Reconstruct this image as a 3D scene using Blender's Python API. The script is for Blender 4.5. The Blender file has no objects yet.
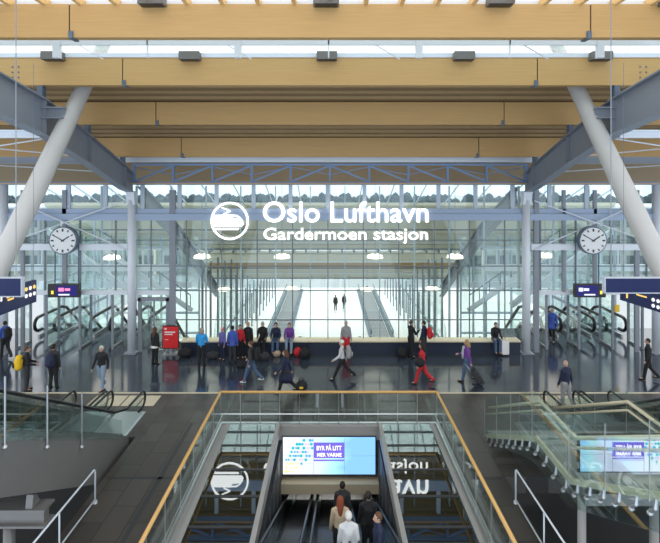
import bpy, bmesh, math, random
from mathutils import Vector, Matrix
R = math.radians
random.seed(7)
C = bpy.context.scene.collection
SC = bpy.context.scene

# ---------------------------------------------------------------- camera, sky, exposure
F = 480.0; HY = 186.0; CX = 330.0; CZ = 8.0          # focal length in px, horizon row, eye height
cam = bpy.data.cameras.new('camera'); camo = bpy.data.objects.new('camera', cam); C.objects.link(camo)
cam.sensor_width = 36; cam.lens = 36 * F / 660.0
cam.shift_y = -(271.5 - HY) / 660.0
cam.clip_end = 900
camo.location = (0, 0, CZ); camo.rotation_euler = (R(90), 0, 0)
SC.camera = camo
w = bpy.data.worlds.new('world'); SC.world = w; w.use_nodes = True
nt = w.node_tree; nt.nodes.clear()
out = nt.nodes.new('ShaderNodeOutputWorld'); bg = nt.nodes.new('ShaderNodeBackground')
tc = nt.nodes.new('ShaderNodeTexCoord'); sep = nt.nodes.new('ShaderNodeSeparateXYZ'); ramp = nt.nodes.new('ShaderNodeValToRGB')
nt.links.new(tc.outputs['Generated'], sep.inputs[0]); nt.links.new(sep.outputs['Z'], ramp.inputs[0])
ramp.color_ramp.elements[0].position = 0.0; ramp.color_ramp.elements[0].color = (0.66, 0.77, 0.90, 1)
ramp.color_ramp.elements[1].position = 0.16; ramp.color_ramp.elements[1].color = (0.93, 0.97, 1.0, 1)
nt.links.new(ramp.outputs[0], bg.inputs[0]); bg.inputs[1].default_value = 1.2
nt.links.new(bg.outputs[0], out.inputs[0])
sun = bpy.data.lights.new('sun', 'SUN'); sun.energy = 1.1; sun.angle = R(8); sun.color = (1, .95, .87)
suno = bpy.data.objects.new('sun', sun); C.objects.link(suno); suno.rotation_euler = (R(-38), R(4), 0)
SC.view_settings.view_transform = 'Standard'; SC.view_settings.look = 'None'
SC.view_settings.gamma = 1; SC.view_settings.use_curve_mapping = False
SC.view_settings.exposure = 0.6

def P(px, py, Y):
    "point of the hall seen at a photo position, at distance Y"
    return Vector(((px - CX) * Y / F, Y, CZ - (py - HY) * Y / F))
def G(px, py, z=0.0):
    Y = F * (CZ - z) / (py - HY)
    return Vector(((px - CX) * Y / F, Y, z))

# ---------------------------------------------------------------- materials
def mat(name, col, rough=.5, metal=0, emit=None, es=1, noise=0, nscale=4, spec=.5, stretch=None, bump=0):
    m = bpy.data.materials.new(name); m.use_nodes = True
    n = m.node_tree; b = n.nodes['Principled BSDF']
    b.inputs['Base Color'].default_value = (*col, 1); b.inputs['Roughness'].default_value = rough
    b.inputs['Metallic'].default_value = metal; b.inputs['Specular IOR Level'].default_value = spec
    if emit: b.inputs['Emission Color'].default_value = (*emit, 1); b.inputs['Emission Strength'].default_value = es
    if noise:
        t = n.nodes.new('ShaderNodeTexCoord'); mp = n.nodes.new('ShaderNodeMapping')
        if stretch: mp.inputs['Scale'].default_value = stretch
        nz = n.nodes.new('ShaderNodeTexNoise'); nz.inputs['Scale'].default_value = nscale; nz.inputs['Detail'].default_value = 4
        mx = n.nodes.new('ShaderNodeMix'); mx.data_type = 'RGBA'
        mx.inputs[6].default_value = (*[c * (1 - noise) for c in col], 1); mx.inputs[7].default_value = (*[min(1, c * (1 + noise)) for c in col], 1)
        n.links.new(t.outputs['Object'], mp.inputs[0]); n.links.new(mp.outputs[0], nz.inputs[0])
        n.links.new(nz.outputs[0], mx.inputs[0]); n.links.new(mx.outputs[2], b.inputs['Base Color'])
        if bump:
            bp = n.nodes.new('ShaderNodeBump'); bp.inputs['Strength'].default_value = bump; bp.inputs['Distance'].default_value = .01
            n.links.new(nz.outputs[0], bp.inputs['Height']); n.links.new(bp.outputs[0], b.inputs['Normal'])
    return m
def glass_mat(name, tint=(.9, .96, .94), refl=.06, grazing=.7, rough=0.0):
    m = bpy.data.materials.new(name); m.use_nodes = True; n = m.node_tree; n.nodes.clear()
    o = n.nodes.new('ShaderNodeOutputMaterial'); mx = n.nodes.new('ShaderNodeMixShader')
    t = n.nodes.new('ShaderNodeBsdfTransparent'); g = n.nodes.new('ShaderNodeBsdfGlossy')
    lw = n.nodes.new('ShaderNodeLayerWeight'); lw.inputs[0].default_value = .35
    mr = n.nodes.new('ShaderNodeMapRange'); mr.inputs[3].default_value = refl; mr.inputs[4].default_value = grazing
    t.inputs[0].default_value = (*tint, 1); g.inputs['Roughness'].default_value = rough; g.inputs[0].default_value = (.95, 1, 1, 1)
    pw = n.nodes.new('ShaderNodeMath'); pw.operation = 'POWER'; pw.inputs[1].default_value = 2.5
    n.links.new(lw.outputs['Facing'], pw.inputs[0]); n.links.new(pw.outputs[0], mr.inputs[0]); n.links.new(mr.outputs[0], mx.inputs[0])
    n.links.new(t.outputs[0], mx.inputs[1]); n.links.new(g.outputs[0], mx.inputs[2]); n.links.new(mx.outputs[0], o.inputs[0])
    return m
def emis(name, col, s=1):
    m = bpy.data.materials.new(name); m.use_nodes = True; n = m.node_tree; n.nodes.clear()
    o = n.nodes.new('ShaderNodeOutputMaterial'); e = n.nodes.new('ShaderNodeEmission')
    e.inputs[0].default_value = (*col, 1); e.inputs[1].default_value = s; n.links.new(e.outputs[0], o.inputs[0]); return m
def tile_mat(name, c1, c2, mortar, bw, bh, rough0, rough1, mort=.012, rot=0, spec=.5, nz=2.0):
    m = bpy.data.materials.new(name); m.use_nodes = True; n = m.node_tree; b = n.nodes['Principled BSDF']
    t = n.nodes.new('ShaderNodeTexCoord'); mp = n.nodes.new('ShaderNodeMapping'); mp.inputs['Rotation'].default_value = (0, 0, rot)
    br = n.nodes.new('ShaderNodeTexBrick'); br.inputs['Scale'].default_value = 1
    br.inputs['Color1'].default_value = (*c1, 1); br.inputs['Color2'].default_value = (*c2, 1); br.inputs['Mortar'].default_value = (*mortar, 1)
    br.inputs['Brick Width'].default_value = bw; br.inputs['Row Height'].default_value = bh; br.inputs['Mortar Size'].default_value = mort
    ns = n.nodes.new('ShaderNodeTexNoise'); ns.inputs['Scale'].default_value = nz; ns.inputs['Detail'].default_value = 5
    mr = n.nodes.new('ShaderNodeMapRange'); mr.inputs[1].default_value = .3; mr.inputs[2].default_value = .7
    mr.inputs[3].default_value = rough0; mr.inputs[4].default_value = rough1
    mul = n.nodes.new('ShaderNodeMix'); mul.data_type = 'RGBA'; mul.blend_type = 'MULTIPLY'; mul.inputs[0].default_value = .35
    n.links.new(t.outputs['Object'], mp.inputs[0]); n.links.new(mp.outputs[0], br.inputs[0]); n.links.new(mp.outputs[0], ns.inputs[0])
    n.links.new(br.outputs[0], mul.inputs[6]); n.links.new(ns.outputs[0], mul.inputs[7]); n.links.new(mul.outputs[2], b.inputs['Base Color'])
    n.links.new(ns.outputs[0], mr.inputs[0]); n.links.new(mr.outputs[0], b.inputs['Roughness']); b.inputs['Specular IOR Level'].default_value = spec
    return m
M = dict(
    wood=mat('glulam_wood', (.54, .33, .125), .55, noise=.16, nscale=3, stretch=(.3, 6, 14)),
    deck=mat('roof_deck_wood', (.27, .18, .09), .6, noise=.2, nscale=3, stretch=(.3, 8, 8)),  # deck tone set darker to stand for the shade between the beams
    rafter=mat('rafter_wood', (.72, .48, .2), .6, noise=.1), batten=mat('batten_wood', (.40, .27, .13), .6, noise=.1),
    steel=mat('painted_steel_blue_grey', (.24, .265, .31), .45, noise=.06, nscale=2),
    steel_dark=mat('painted_steel_dark', (.10, .14, .20), .45),
    steel_light=mat('painted_steel_light', (.70, .75, .82), .4),
    mast=mat('mast_paint', (.50, .49, .48), .42, noise=.05, nscale=2),
    mullion=mat('mullion_grey', (.16, .19, .22), .4),
    mullion_l=mat('mullion_light', (.5, .58, .68), .4),
    chrome=mat('brushed_steel', (.55, .56, .57), .3, metal=.9),
    spandrel=mat('spandrel_blue', (.34, .43, .58), .45), truss=mat('truss_blue', (.17, .27, .45), .45),
    grey_clad=mat('grey_cladding', (.21, .205, .20), .42, metal=.3, noise=.08, nscale=2),
    fascia=mat('grey_fascia', (.30, .29, .28), .45),
    black=mat('black_rubber', (.012, .012, .014), .35),
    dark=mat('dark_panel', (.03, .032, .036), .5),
    navy=mat('navy_plinth', (.02, .03, .055), .35),
    brass=mat('brass_wood_rail', (.62, .36, .12), .35, noise=.08, nscale=6),
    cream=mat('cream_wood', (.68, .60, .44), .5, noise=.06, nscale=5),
    cream_fascia=mat('cream_soffit', (.55, .47, .33), .5),
    tread=mat('stair_tread', (.30, .30, .28), .5),
    lampbox=mat('lamp_housing', (.16, .15, .14), .5),
    slate=tile_mat('slate_tiles', (.088, .075, .066), (.056, .049, .043), (.02, .018, .017), 1.2, .6, .30, .44, mort=.012, rot=R(90), spec=.42),
    polished=tile_mat('polished_tiles', (.062, .080, .112), (.046, .060, .086), (.018, .02, .024), .9, .9, .07, .17, mort=.008, spec=.85, nz=.8),
    white_floor=mat('white_platform_floor', (.80, .80, .78), .35, noise=.05),
    snow=mat('snow_ground', (.36, .39, .41), .8, noise=.06, nscale=.05),
    tree=mat('tree_foliage', (.07, .10, .12), .9, noise=.4, nscale=.3),
    glass=glass_mat('facade_glass', (.90, .955, .94), .05, .55),
    guard=glass_mat('guard_glass', (.92, .97, .96), .06, .55),
    stairglass=glass_mat('stair_glass', (.90, .965, .96), .09, .6),
    skyglass=glass_mat('skylight_glass', (.30, .32, .31), .20, .72),
    sign_white=emis('sign_white', (1, 1, 1), 1.9),
    yellow=mat('yellow_line', (.85, .55, .03), .5),
    yellow_e=mat('yellow_glow_line', (.85, .75, .1), .5, emit=(.75, .7, .1), es=.5),  # comb line colour with an added glow, no lamp behind it
    lamp=emis('pendant_glow', (1.0, .90, .72), 2.2),
    steps=mat('escalator_steps', (.14, .15, .16), .4, metal=.6),
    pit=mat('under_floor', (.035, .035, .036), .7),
    blue_sign=mat('blue_sign', (.012, .02, .085), .35),
    frame_pale=mat('sign_frame', (.45, .48, .55), .4),
    far_beam=mat('far_beam_paint', (.66, .62, .50), .5, noise=.06),
    bldg=mat('building_wall', (.30, .33, .31), .6, noise=.2, nscale=.3), bldg_glass=mat('building_windows', (.07, .10, .11), .25),
    red=mat('red_poster', (.75, .03, .035), .4),
    white=mat('white_paint', (.8, .8, .8), .5),
)

# ---------------------------------------------------------------- mesh helpers
TMP = bpy.data.scenes.new('workbench')
def evaluated_mesh(o):
    TMP.collection.objects.link(o); vl = TMP.view_layers[0]; vl.update(); dg = vl.depsgraph
    me = bpy.data.meshes.new_from_object(o.evaluated_get(dg)); bpy.data.objects.remove(o); return me
class MB:
    def __init__(s): s.bm = bmesh.new()
    def box(s, x0, x1, y0, y1, z0, z1):
        vs = [s.bm.verts.new((x, y, z)) for x in (x0, x1) for y in (y0, y1) for z in (z0, z1)]
        for f in ((0, 1, 3, 2), (4, 6, 7, 5), (0, 4, 5, 1), (2, 3, 7, 6), (0, 2, 6, 4), (1, 5, 7, 3)):
            s.bm.faces.new([vs[i] for i in f])
        return s
    def bar(s, a, b, wd, ht=None, up=(0, 0, 1)):
        a = Vector(a); b = Vector(b); ht = ht or wd; d = (b - a).normalized(); up = Vector(up)
        if abs(d.dot(up)) > .99: up = Vector((0, 1, 0))
        sx = d.cross(up).normalized() * wd / 2; sz = sx.cross(d).normalized() * ht / 2
        v = [s.bm.verts.new(p + i * sx + j * sz) for p in (a, b) for i, j in ((-1, -1), (1, -1), (1, 1), (-1, 1))]
        for f in ((3, 2, 1, 0), (4, 5, 6, 7), (0, 1, 5, 4), (1, 2, 6, 5), (2, 3, 7, 6), (3, 0, 4, 7)):
            s.bm.faces.new([v[i] for i in f])
        return s
    def tube(s, pts, r, n=8, ends=True):
        pts = [Vector(p) for p in pts]; rs = r if isinstance(r, (list, tuple)) else [r] * len(pts)
        rings = []; ref = None
        for i, p in enumerate(pts):
            d = ((pts[min(i + 1, len(pts) - 1)] - pts[max(i - 1, 0)])).normalized()
            if ref is None:
                ref = Vector((0, 0, 1)) if abs(d.z) < .9 else Vector((1, 0, 0))
            u = d.cross(ref).normalized(); ref = u.cross(d).normalized()
            rings.append([s.bm.verts.new(p + rs[i] * (math.cos(2 * math.pi * k / n) * u + math.sin(2 * math.pi * k / n) * ref)) for k in range(n)])
        for a, b in zip(rings, rings[1:]):
            for k in range(n): s.bm.faces.new((a[k], a[(k + 1) % n], b[(k + 1) % n], b[k]))
        if ends: s.bm.faces.new(rings[0][::-1]); s.bm.faces.new(rings[-1])
        return s
    def ball(s, c, r, n=12):
        r = r if isinstance(r, (tuple, list)) else (r, r, r); c = Vector(c); m = max(6, n // 2 + 1); rings = []
        top = s.bm.verts.new(c + Vector((0, 0, r[2]))); bot = s.bm.verts.new(c - Vector((0, 0, r[2])))
        for i in range(1, m):
            a = math.pi * i / m; sa, ca = math.sin(a), math.cos(a)
            rings.append([s.bm.verts.new(c + Vector((r[0] * sa * math.cos(2 * math.pi * k / n), r[1] * sa * math.sin(2 * math.pi * k / n), r[2] * ca))) for k in range(n)])
        for k in range(n):
            q = (k + 1) % n
            s.bm.faces.new((top, rings[0][k], rings[0][q])); s.bm.faces.new((bot, rings[-1][q], rings[-1][k]))
            for a, b in zip(rings, rings[1:]): s.bm.faces.new((a[k], b[k], b[q], a[q]))
        return s
    def prism(s, poly, fn0, fn1):
        "poly of 2-D points; fn0/fn1 map them to the two faces"
        a = [s.bm.verts.new(fn0(p)) for p in poly]; b = [s.bm.verts.new(fn1(p)) for p in poly]
        s.bm.faces.new(a); s.bm.faces.new(b[::-1]); k = len(poly)
        for i in range(k): s.bm.faces.new((a[i], b[i], b[(i + 1) % k], a[(i + 1) % k]))
        return s
    def px(s, poly, x0, x1): return s.prism(poly, lambda p: (x0, p[0], p[1]), lambda p: (x1, p[0], p[1]))   # (y,z) outline
    def py(s, poly, y0, y1): return s.prism(poly, lambda p: (p[0], y0, p[1]), lambda p: (p[0], y1, p[1]))   # (x,z) outline
    def disc(s, c, r, y0, y1, n=40):
        return s.py([(c[0] + r * math.cos(2 * math.pi * k / n), c[1] + r * math.sin(2 * math.pi * k / n)) for k in range(n)], y0, y1)
    def ring(s, c, r0, r1, y0, y1, n=56):
        v = []
        for k in range(n):
            a = 2 * math.pi * k / n; v.append([s.bm.verts.new((c[0] + r * math.cos(a), y, c[1] + r * math.sin(a))) for r in (r0, r1) for y in (y0, y1)])
        for k in range(n):
            p, q = v[k], v[(k + 1) % n]
            for i, j in ((0, 1), (1, 3), (3, 2), (2, 0)): s.bm.faces.new((p[i], p[j], q[j], q[i]))
        return s
    def build_each(s, name, m, parent=None, **k):
        left = set(s.bm.faces); out = []
        while left:
            st = [next(iter(left))]; comp = set(st)
            while st:
                f_ = st.pop()
                for e in f_.edges:
                    for g in e.link_faces:
                        if g not in comp: comp.add(g); st.append(g)
            left -= comp; n = MB(); mp = {}
            for f_ in comp:
                for v in f_.verts:
                    if v not in mp: mp[v] = n.bm.verts.new(v.co)
                n.bm.faces.new([mp[v] for v in f_.verts])
            out.append(n)
        s.bm.free(); out.sort(key=lambda q: min(tuple(v.co) for v in q.bm.verts))
        return [q.build(name, m, parent, **k) for q in out]
    def build(s, name, m, parent=None, smooth=False, bevel=0, world=True):
        bmesh.ops.recalc_face_normals(s.bm, faces=s.bm.faces)
        if parent is not None and world:
            loc = Vector(parent.location); p = parent.parent
            while p is not None: loc += Vector(p.location); p = p.parent
            bmesh.ops.translate(s.bm, verts=s.bm.verts, vec=-loc)
        me = bpy.data.meshes.new(name); s.bm.to_mesh(me); s.bm.free()
        return link(name, me, m, parent, smooth, bevel)
def link(name, me, m, parent=None, smooth=False, bevel=0):
    o = bpy.data.objects.new(name, me); C.objects.link(o)
    if m is not None and not me.materials: me.materials.append(M[m] if isinstance(m, str) else m)
    if smooth:
        for p in me.polygons: p.use_smooth = True
    if bevel:
        md = o.modifiers.new('bevel', 'BEVEL'); md.width = bevel; md.segments = 2; md.limit_method = 'ANGLE'
    if parent is not None: o.parent = parent
    return o
def thing(name, label, cat, loc=(0, 0, 0), rz=0, group=None):
    o = bpy.data.objects.new(name, None); C.objects.link(o); o.location = loc; o.rotation_euler = (0, 0, rz); o.empty_display_size = .2
    return tag(o, label, cat, group)
def tag(o, label, cat, group=None, kind=None):
    o['label'] = label; o['category'] = cat
    if group: o['group'] = group
    if kind: o['kind'] = kind
    return o
def struct(name, mb, m, **k):
    o = mb.build(name, m, **k); o['kind'] = 'structure'; return o
def text_mb(s, x0, x1, z0, z1, y, th=.03, bold=.0, mirror=False):
    "lettering standing in a plane facing the camera, fitted to a box"
    cu = bpy.data.curves.new('t', 'FONT'); cu.body = s; cu.offset = bold; cu.extrude = 0.0; cu.resolution_u = 4
    me = evaluated_mesh(bpy.data.objects.new('t', cu)); bpy.data.curves.remove(cu)
    mb = MB(); mb.bm.from_mesh(me); bpy.data.meshes.remove(me); bm = mb.bm
    xs = [v.co.x for v in bm.verts]; ys = [v.co.y for v in bm.verts]
    a, b, c, d = min(xs), max(xs), min(ys), max(ys)
    for v in bm.verts:
        u = (v.co.x - a) / (b - a); t = (v.co.y - c) / (d - c)
        if mirror: u = 1 - u
        v.co = Vector((x0 + u * (x1 - x0), y, z0 + t * (z1 - z0)))
    if th:
        r = bmesh.ops.extrude_face_region(bm, geom=list(bm.faces))
        bmesh.ops.translate(bm, verts=[e for e in r['geom'] if isinstance(e, bmesh.types.BMVert)], vec=(0, th, 0))
    return mb

# ================================================================ THE HALL
YF = 23.3                                   # the glass facade
# ---- floors
f = MB()
f.box(-22, 22, 16.2, 18.5, -.45, 0).box(-6.2, -3.68, 6, 16.2, -.45, 0).box(3.68, 4.8, 6, 16.2, -.45, 0)
f.box(-22, -9.0, 13.2, 15.3, -.45, 0).box(-22, -6.2, 15.3, 16.2, -.45, 0).box(4.8, 22, 13.2, 16.2, -.45, 0)
fl = struct('floor', f, 'slate')
struct('floor', MB().box(-22, 22, 18.62, YF + .1, -.45, 0).box(-22, -9.2, YF + .1, 27, -.45, 0).box(9.2, 22, YF + .1, 27, -.45, 0), 'polished')
struct('trim_1', MB().box(-22, 22, 18.5, 18.62, -.45, .002), 'cream')
# darker walkway lane inlaid in the slate
struct('trim_2', MB().box(-4.72, -4.6, 6, 16.2, -.01, .003).box(-6.1, -3.7, 13.1, 13.2, -.01, .003).box(3.8, 4.7, 13.1, 13.2, -.01, .003), 'dark')
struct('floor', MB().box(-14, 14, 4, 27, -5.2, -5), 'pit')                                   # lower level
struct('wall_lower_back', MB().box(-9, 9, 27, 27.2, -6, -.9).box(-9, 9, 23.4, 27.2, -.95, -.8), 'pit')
# ---- glulam beams of the curved roof
BE = [(12.6, 11.86), (15.8, 11.29), (18.8, 10.39), (22.0, 9.33)]
XJ = 6.78
nm = ['nearest and highest of the long timber roof beams', 'second timber roof beam, below the bright skylight strip',
      'third timber roof beam, in shade under the wooden deck', 'farthest and lowest timber roof beam, just above the blue truss']
for i, (Y, zb) in enumerate(BE):
    t = thing('timber_beam', 'honey coloured ' + nm[i], 'beam', (0, Y, zb))
    for a, b in ((-22, -XJ - .015), (-XJ + .015, XJ - .015), (XJ + .015, 22)):
        MB().box(a, b, Y - .12, Y + .12, zb, zb + .88).build('beam_segment', 'wood', t, bevel=.015)
    for sx in (-XJ, XJ):
        MB().box(sx - .012, sx + .012, Y - .10, Y + .10, zb + .02, zb + .86).build('joint_gap', 'black', t)
        MB().box(sx - .11 if sx > 0 else sx, sx if sx > 0 else sx + .11, Y - .17, Y + .17, zb - .03, zb + .16).build('steel_shoe', 'steel_dark', t)
    if i == 1:
        for sx in (-10.25, 10.25):
            b = MB()
            for dx in (-.12, .08):
                for dz in (.25, .42, .6): b.tube([(sx + dx, Y - .14, zb + dz), (sx + dx, Y - .11, zb + dz)], .028, 8)
            b.build('bolt_cluster', 'steel_dark', t)
# ---- roof skin
def roofstrip(y0, z0, y1, z1, th=.12, x=22):
    return MB().px([(y0, z0), (y1, z1), (y1, z1 + th), (y0, z0 + th)], -x, x)
mb = MB()
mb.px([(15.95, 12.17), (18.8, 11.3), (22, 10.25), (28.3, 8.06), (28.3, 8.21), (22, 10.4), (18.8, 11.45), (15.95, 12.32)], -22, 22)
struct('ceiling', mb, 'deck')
d = MB()
for k in range(22):                          # battens under the deck
    yy = 16.3 + k * .42
    zz = 12.17 - (yy - 15.95) * .305 if yy < 18.8 else 11.3 - (yy - 18.8) * .328
    if min(abs(yy - b[0]) for b in BE) > .2: d.box(-22, 22, yy - .035, yy + .035, zz - .09, zz + .02)
struct('trim_3', d, 'batten')
# skylight between beams 1 and 2 : light steel frame
s = MB()
for Y, z in ((12.75, 12.78), (14.2, 12.5), (15.7, 12.2)): s.box(-22, 22, Y - .05, Y + .05, z, z + .14)
s.box(-22, 22, 14.15, 14.22, 12.16, 12.32)
for k in range(-4, 4): s.box(-2.72 + k * 5.35 - .1, -2.72 + k * 5.35 + .1, 14.12, 14.26, 11.78, 12.55)
for k in range(-8, 8): s.box(k * 2.675 - .06, k * 2.675 - .02, 14.15, 14.2, 11.78, 12.55)
for k in range(-5, 5):
    s.bar((k * 4.45 + .9, 14.4, 12.5), (k * 4.45 + 2.1, 14.4, 11.8), .03)
struct('window_1', s, 'steel_light')
struct('window_2', MB().px([(12.75, 12.95), (15.7, 12.4), (15.7, 12.42), (12.75, 12.97)], -22, 22), 'glass')
s = MB()
for k in range(-22, 23): s.bar((k * .93, 7, 12.95), (k * .93, 12.7, 12.8), .11, .2)
for Y in (8.2, 9.4, 10.6, 11.7): s.box(-22, 22, Y - .03, Y + .03, 13.02, 13.1)
struct('trim_4', s, 'rafter')
# ---- ceiling lamps on the beams
def lampbox(x, Y, z, lab):
    t = thing('ceiling_spotlight', lab, 'light fixture', (x, Y, z), group='lamp boxes on the roof beams')
    MB().box(x - .33, x + .33, Y - .42, Y - .12, z - .1, z + .16).build('housing', 'lampbox', t, bevel=.01)
    MB().box(x - .28, x + .28, Y - .38, Y - .16, z - .115, z - .101).build('lens', 'black', t)
    MB().box(x - .06, x + .06, Y - .13, Y + .05, z + .01, z + .12).build('bracket', 'steel_dark', t)
words5 = ['farthest left', 'second from left', 'central', 'second from right', 'farthest right']
for i, k in enumerate(range(-2, 3)): lampbox(k * 4.47 - .1, 12.6, 12.74, 'dark rectangular lamp box on the nearest timber beam, %s of five' % words5[i])
for i, k in enumerate(range(-2, 3)): lampbox(k * 4.43 - .1, 15.8, 12.17, 'dark rectangular lamp box on the second timber beam, %s of five' % words5[i])

# ---- inclined steel girders, masts, columns
def girder(x, pts, dep, lab, name='steel_girder'):
    top = pts; bot = [(y, z - d) for (y, z), d in zip(pts, dep)]
    t = thing(name, lab, 'girder', (x, pts[-1][0], pts[-1][1]))
    MB().px(top + bot[::-1], x - .02, x + .02).build('web', 'steel', t)
    MB().px([(y, z) for y, z in top] + [(y, z + .05) for y, z in top[::-1]], x - .19, x + .19).build('flange', 'steel', t)
    MB().px([(y, z) for y, z in bot] + [(y, z - .05) for y, z in bot[::-1]], x - .19, x + .19).build('flange', 'steel', t)
    b = MB()
    for (y, z), dd in list(zip(pts, dep))[1:-1]:
        b.box(x - .17, x + .17, y - .015, y + .015, z - dd + .01, z - .005)
        
    b.build_each('stiffener', 'steel', t)
    b = MB()
    for Y, zb in BE[1:]:
        zt = [z for y, z in pts if abs(y - Y) < .3]
        if zt: b.box(x - .09, x + .09, Y - .1, Y + .1, zt[0] + .05, zb)
    if len(b.bm.verts): b.build_each('bearing', 'steel_dark', t)
    else: b.bm.free()
gp = [(9, 11.75), (12.6, 11.35), (15.8, 10.83), (18.8, 9.93), (22, 8.9), (23.1, 8.45)]
gd = [1.15, 1.15, 1.1, 1.05, 1.0, .75]
for sx, w_ in ((-9.5, 'left'), (9.4, 'right')):
    girder(sx, gp, gd, 'blue-grey inclined steel roof girder at the %s of the hall, running to the column head' % w_)
    girder(sx, [(24.2, 7.9), (29.8, 5.5), (35, 2.6), (40.5, -.6)], [.7, .8, .8, .7], 'grey sloping girder seen through the %s part of the facade glass' % w_, 'sloping_girder')
    s = -1 if sx < 0 else 1
    # leaning mast
    t = thing('leaning_mast', 'thick pale round mast leaning inward at the %s, passing behind the second beam' % w_, 'column', (s * 10.72, 11.4, 0))
    pts = [Vector((s * (10.72 - .192 * z), 11.4 + .458 * z, z)) for z in (0, 3, 6, 8, 10, 12, 13.6)]
    MB().tube(pts, [.2, .25, .3, .3, .275, .24, .2], 24).build('shaft', 'mast', t, smooth=True)
    MB().tube([pts[0], pts[0] + Vector((0, 0, .06))], .42, 20).build('base_plate', 'steel', t)
    # stub between girder and mast
    t = thing('tie_beam', 'short grey steel tie between the %s girder and the leaning mast' % w_, 'beam', (sx, 15.9, 10.45))
    b = MB()
    for z in (10.22, 10.55): b.box(min(sx - s * .02, s * 8.75), max(sx - s * .02, s * 8.75), 15.7, 16.0, z, z + .05)
    b.build_each('flange', 'steel', t)
    MB().box(min(sx - s * .02, s * 8.75), max(sx - s * .02, s * 8.75), 15.83, 15.87, 10.27, 10.55).build('web', 'steel', t)
    # column in front of the facade
    t = thing('facade_column', 'pale round steel column under the %s girder, in front of the glass' % w_, 'column', (sx, 23.0, 0))
    MB().tube([(sx, 23.0, .05), (sx, 23.0, 7.45)], .19, 20).build('shaft', 'steel_light', t, smooth=True)
    MB().box(sx - .28, sx + .28, 22.72, 23.2, 0, .05).build('base_plate', 'steel', t)
    b = MB(); b.px([(22.85, 7.1), (23.15, 7.1), (23.25, 7.75), (22.75, 7.75)], sx - .2, sx + .2); b.build('column_head', 'steel_light', t)
    # side purlins and bracing
    for Y, z, m, a in ((16, 9.72, 'steel_light', 'upper'), (18.9, 9.0, 'steel', 'lower')):
        t = thing('side_purlin', '%s horizontal steel beam outside the %s girder' % (a, w_), 'beam', (s * 16, Y, z))
        b = MB()
        for zz in (z - .12, z + .1): b.box(min(s * 9.6, s * 22), max(s * 9.6, s * 22), Y - .13, Y + .13, zz, zz + .04)
        b.build_each('flange', m, t)
        MB().box(min(s * 9.6, s * 22), max(s * 9.6, s * 22), Y - .02, Y + .02, z - .08, z + .1).build('web', m, t)
    rods = [((s * 9.6, 16.2, 9.6), (s * 16, 18.8, 9.1)), ((s * 9.6, 18.8, 9.15), (s * 16, 16.2, 9.7)), ((s * 9.7, 21, 8.6), (s * 16, 18.9, 9.0))]
    b = MB()
    for a_, b_ in rods: b.tube([a_, b_], .025, 6)
    tag(b.build('bracing_rod', 'steel_light'), 'thin crossed bracing rods under the roof outside the %s girder' % w_, 'bracing')
    # facade bracing of the side bay
    b = MB()
    b.tube([(s * 9.7, 22.78, 4.98), (s * 14.6, 22.78, 7.15)], .035, 6).tube([(s * 9.7, 22.78, 7.3), (s * 15, 22.78, 5.4)], .035, 6)
    tag(b.build('facade_bracing', 'steel_light'), 'crossed rods bracing the facade frame above the %s clock' % w_, 'bracing')
    t = thing('outer_column', 'pale round column at the %s edge of the facade' % w_, 'column', (s * 15.65, 23.0, 0))
    MB().tube([(s * 15.65, 23.0, 0.04), (s * 15.65, 23.0, 8.06)], .2, 18).build('shaft', 'steel_light', t, smooth=True)
    MB().box(s * 15.65 - .28, s * 15.65 + .28, 22.72, 23.2, 0, .05).build('base_plate', 'steel', t)
    # hanging cable at the front
    x = (16 - CX if s < 0 else 611 - CX) * 9.5 / F
    tag(MB().tube([(x, 9.5, 6.25), (x, 9.5, 13)], .009, 6).build('hanging_cable', 'steel'), 'thin vertical steel cable hanging near the %s mast, full height' % w_, 'cable')

# ---- facade truss and frame
t = thing('facade_truss', 'blue lattice truss with zigzag diagonals above the facade glass', 'truss', (0, 22.9, 8.1))
MB().box(-22, 22, 22.55, 22.8, 9.12, 9.36).build('top_chord', 'steel_light', t)
MB().box(-9.4, 9.4, 22.82, 23.05, 8.98, 9.07).build('upper_chord', 'truss', t)
MB().box(-22, 22, 22.75, 23.05, 8.08, 8.2).build('bottom_chord', 'truss', t)
MB().box(-22, 22, 22.7, 22.74, 8.10, 8.14).build('orange_edge_strip', 'brass', t)
b = MB()
for k in range(11):
    x = -9.35 + k * 1.87; b.box(x - .05, x + .05, 22.85, 23.0, 8.2, 8.98)
b.build_each('post', 'truss', t)
b = MB()
for k in range(10):
    x = -9.35 + k * 1.87; l, r_ = (8.22, 8.96) if k < 5 else (8.96, 8.22)
    b.bar((x + .05, 22.92, l), (x + 1.82, 22.92, r_), .09)
    b.bar((x + .05, 22.97, 8.55 if k % 2 else 8.9), (x + 1.82, 22.97, 8.9 if k % 2 else 8.55), .04)
b.build_each('diagonal', 'truss', t)
def z_at(y, Y=YF): return CZ - (y - HY) * Y / F
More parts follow.
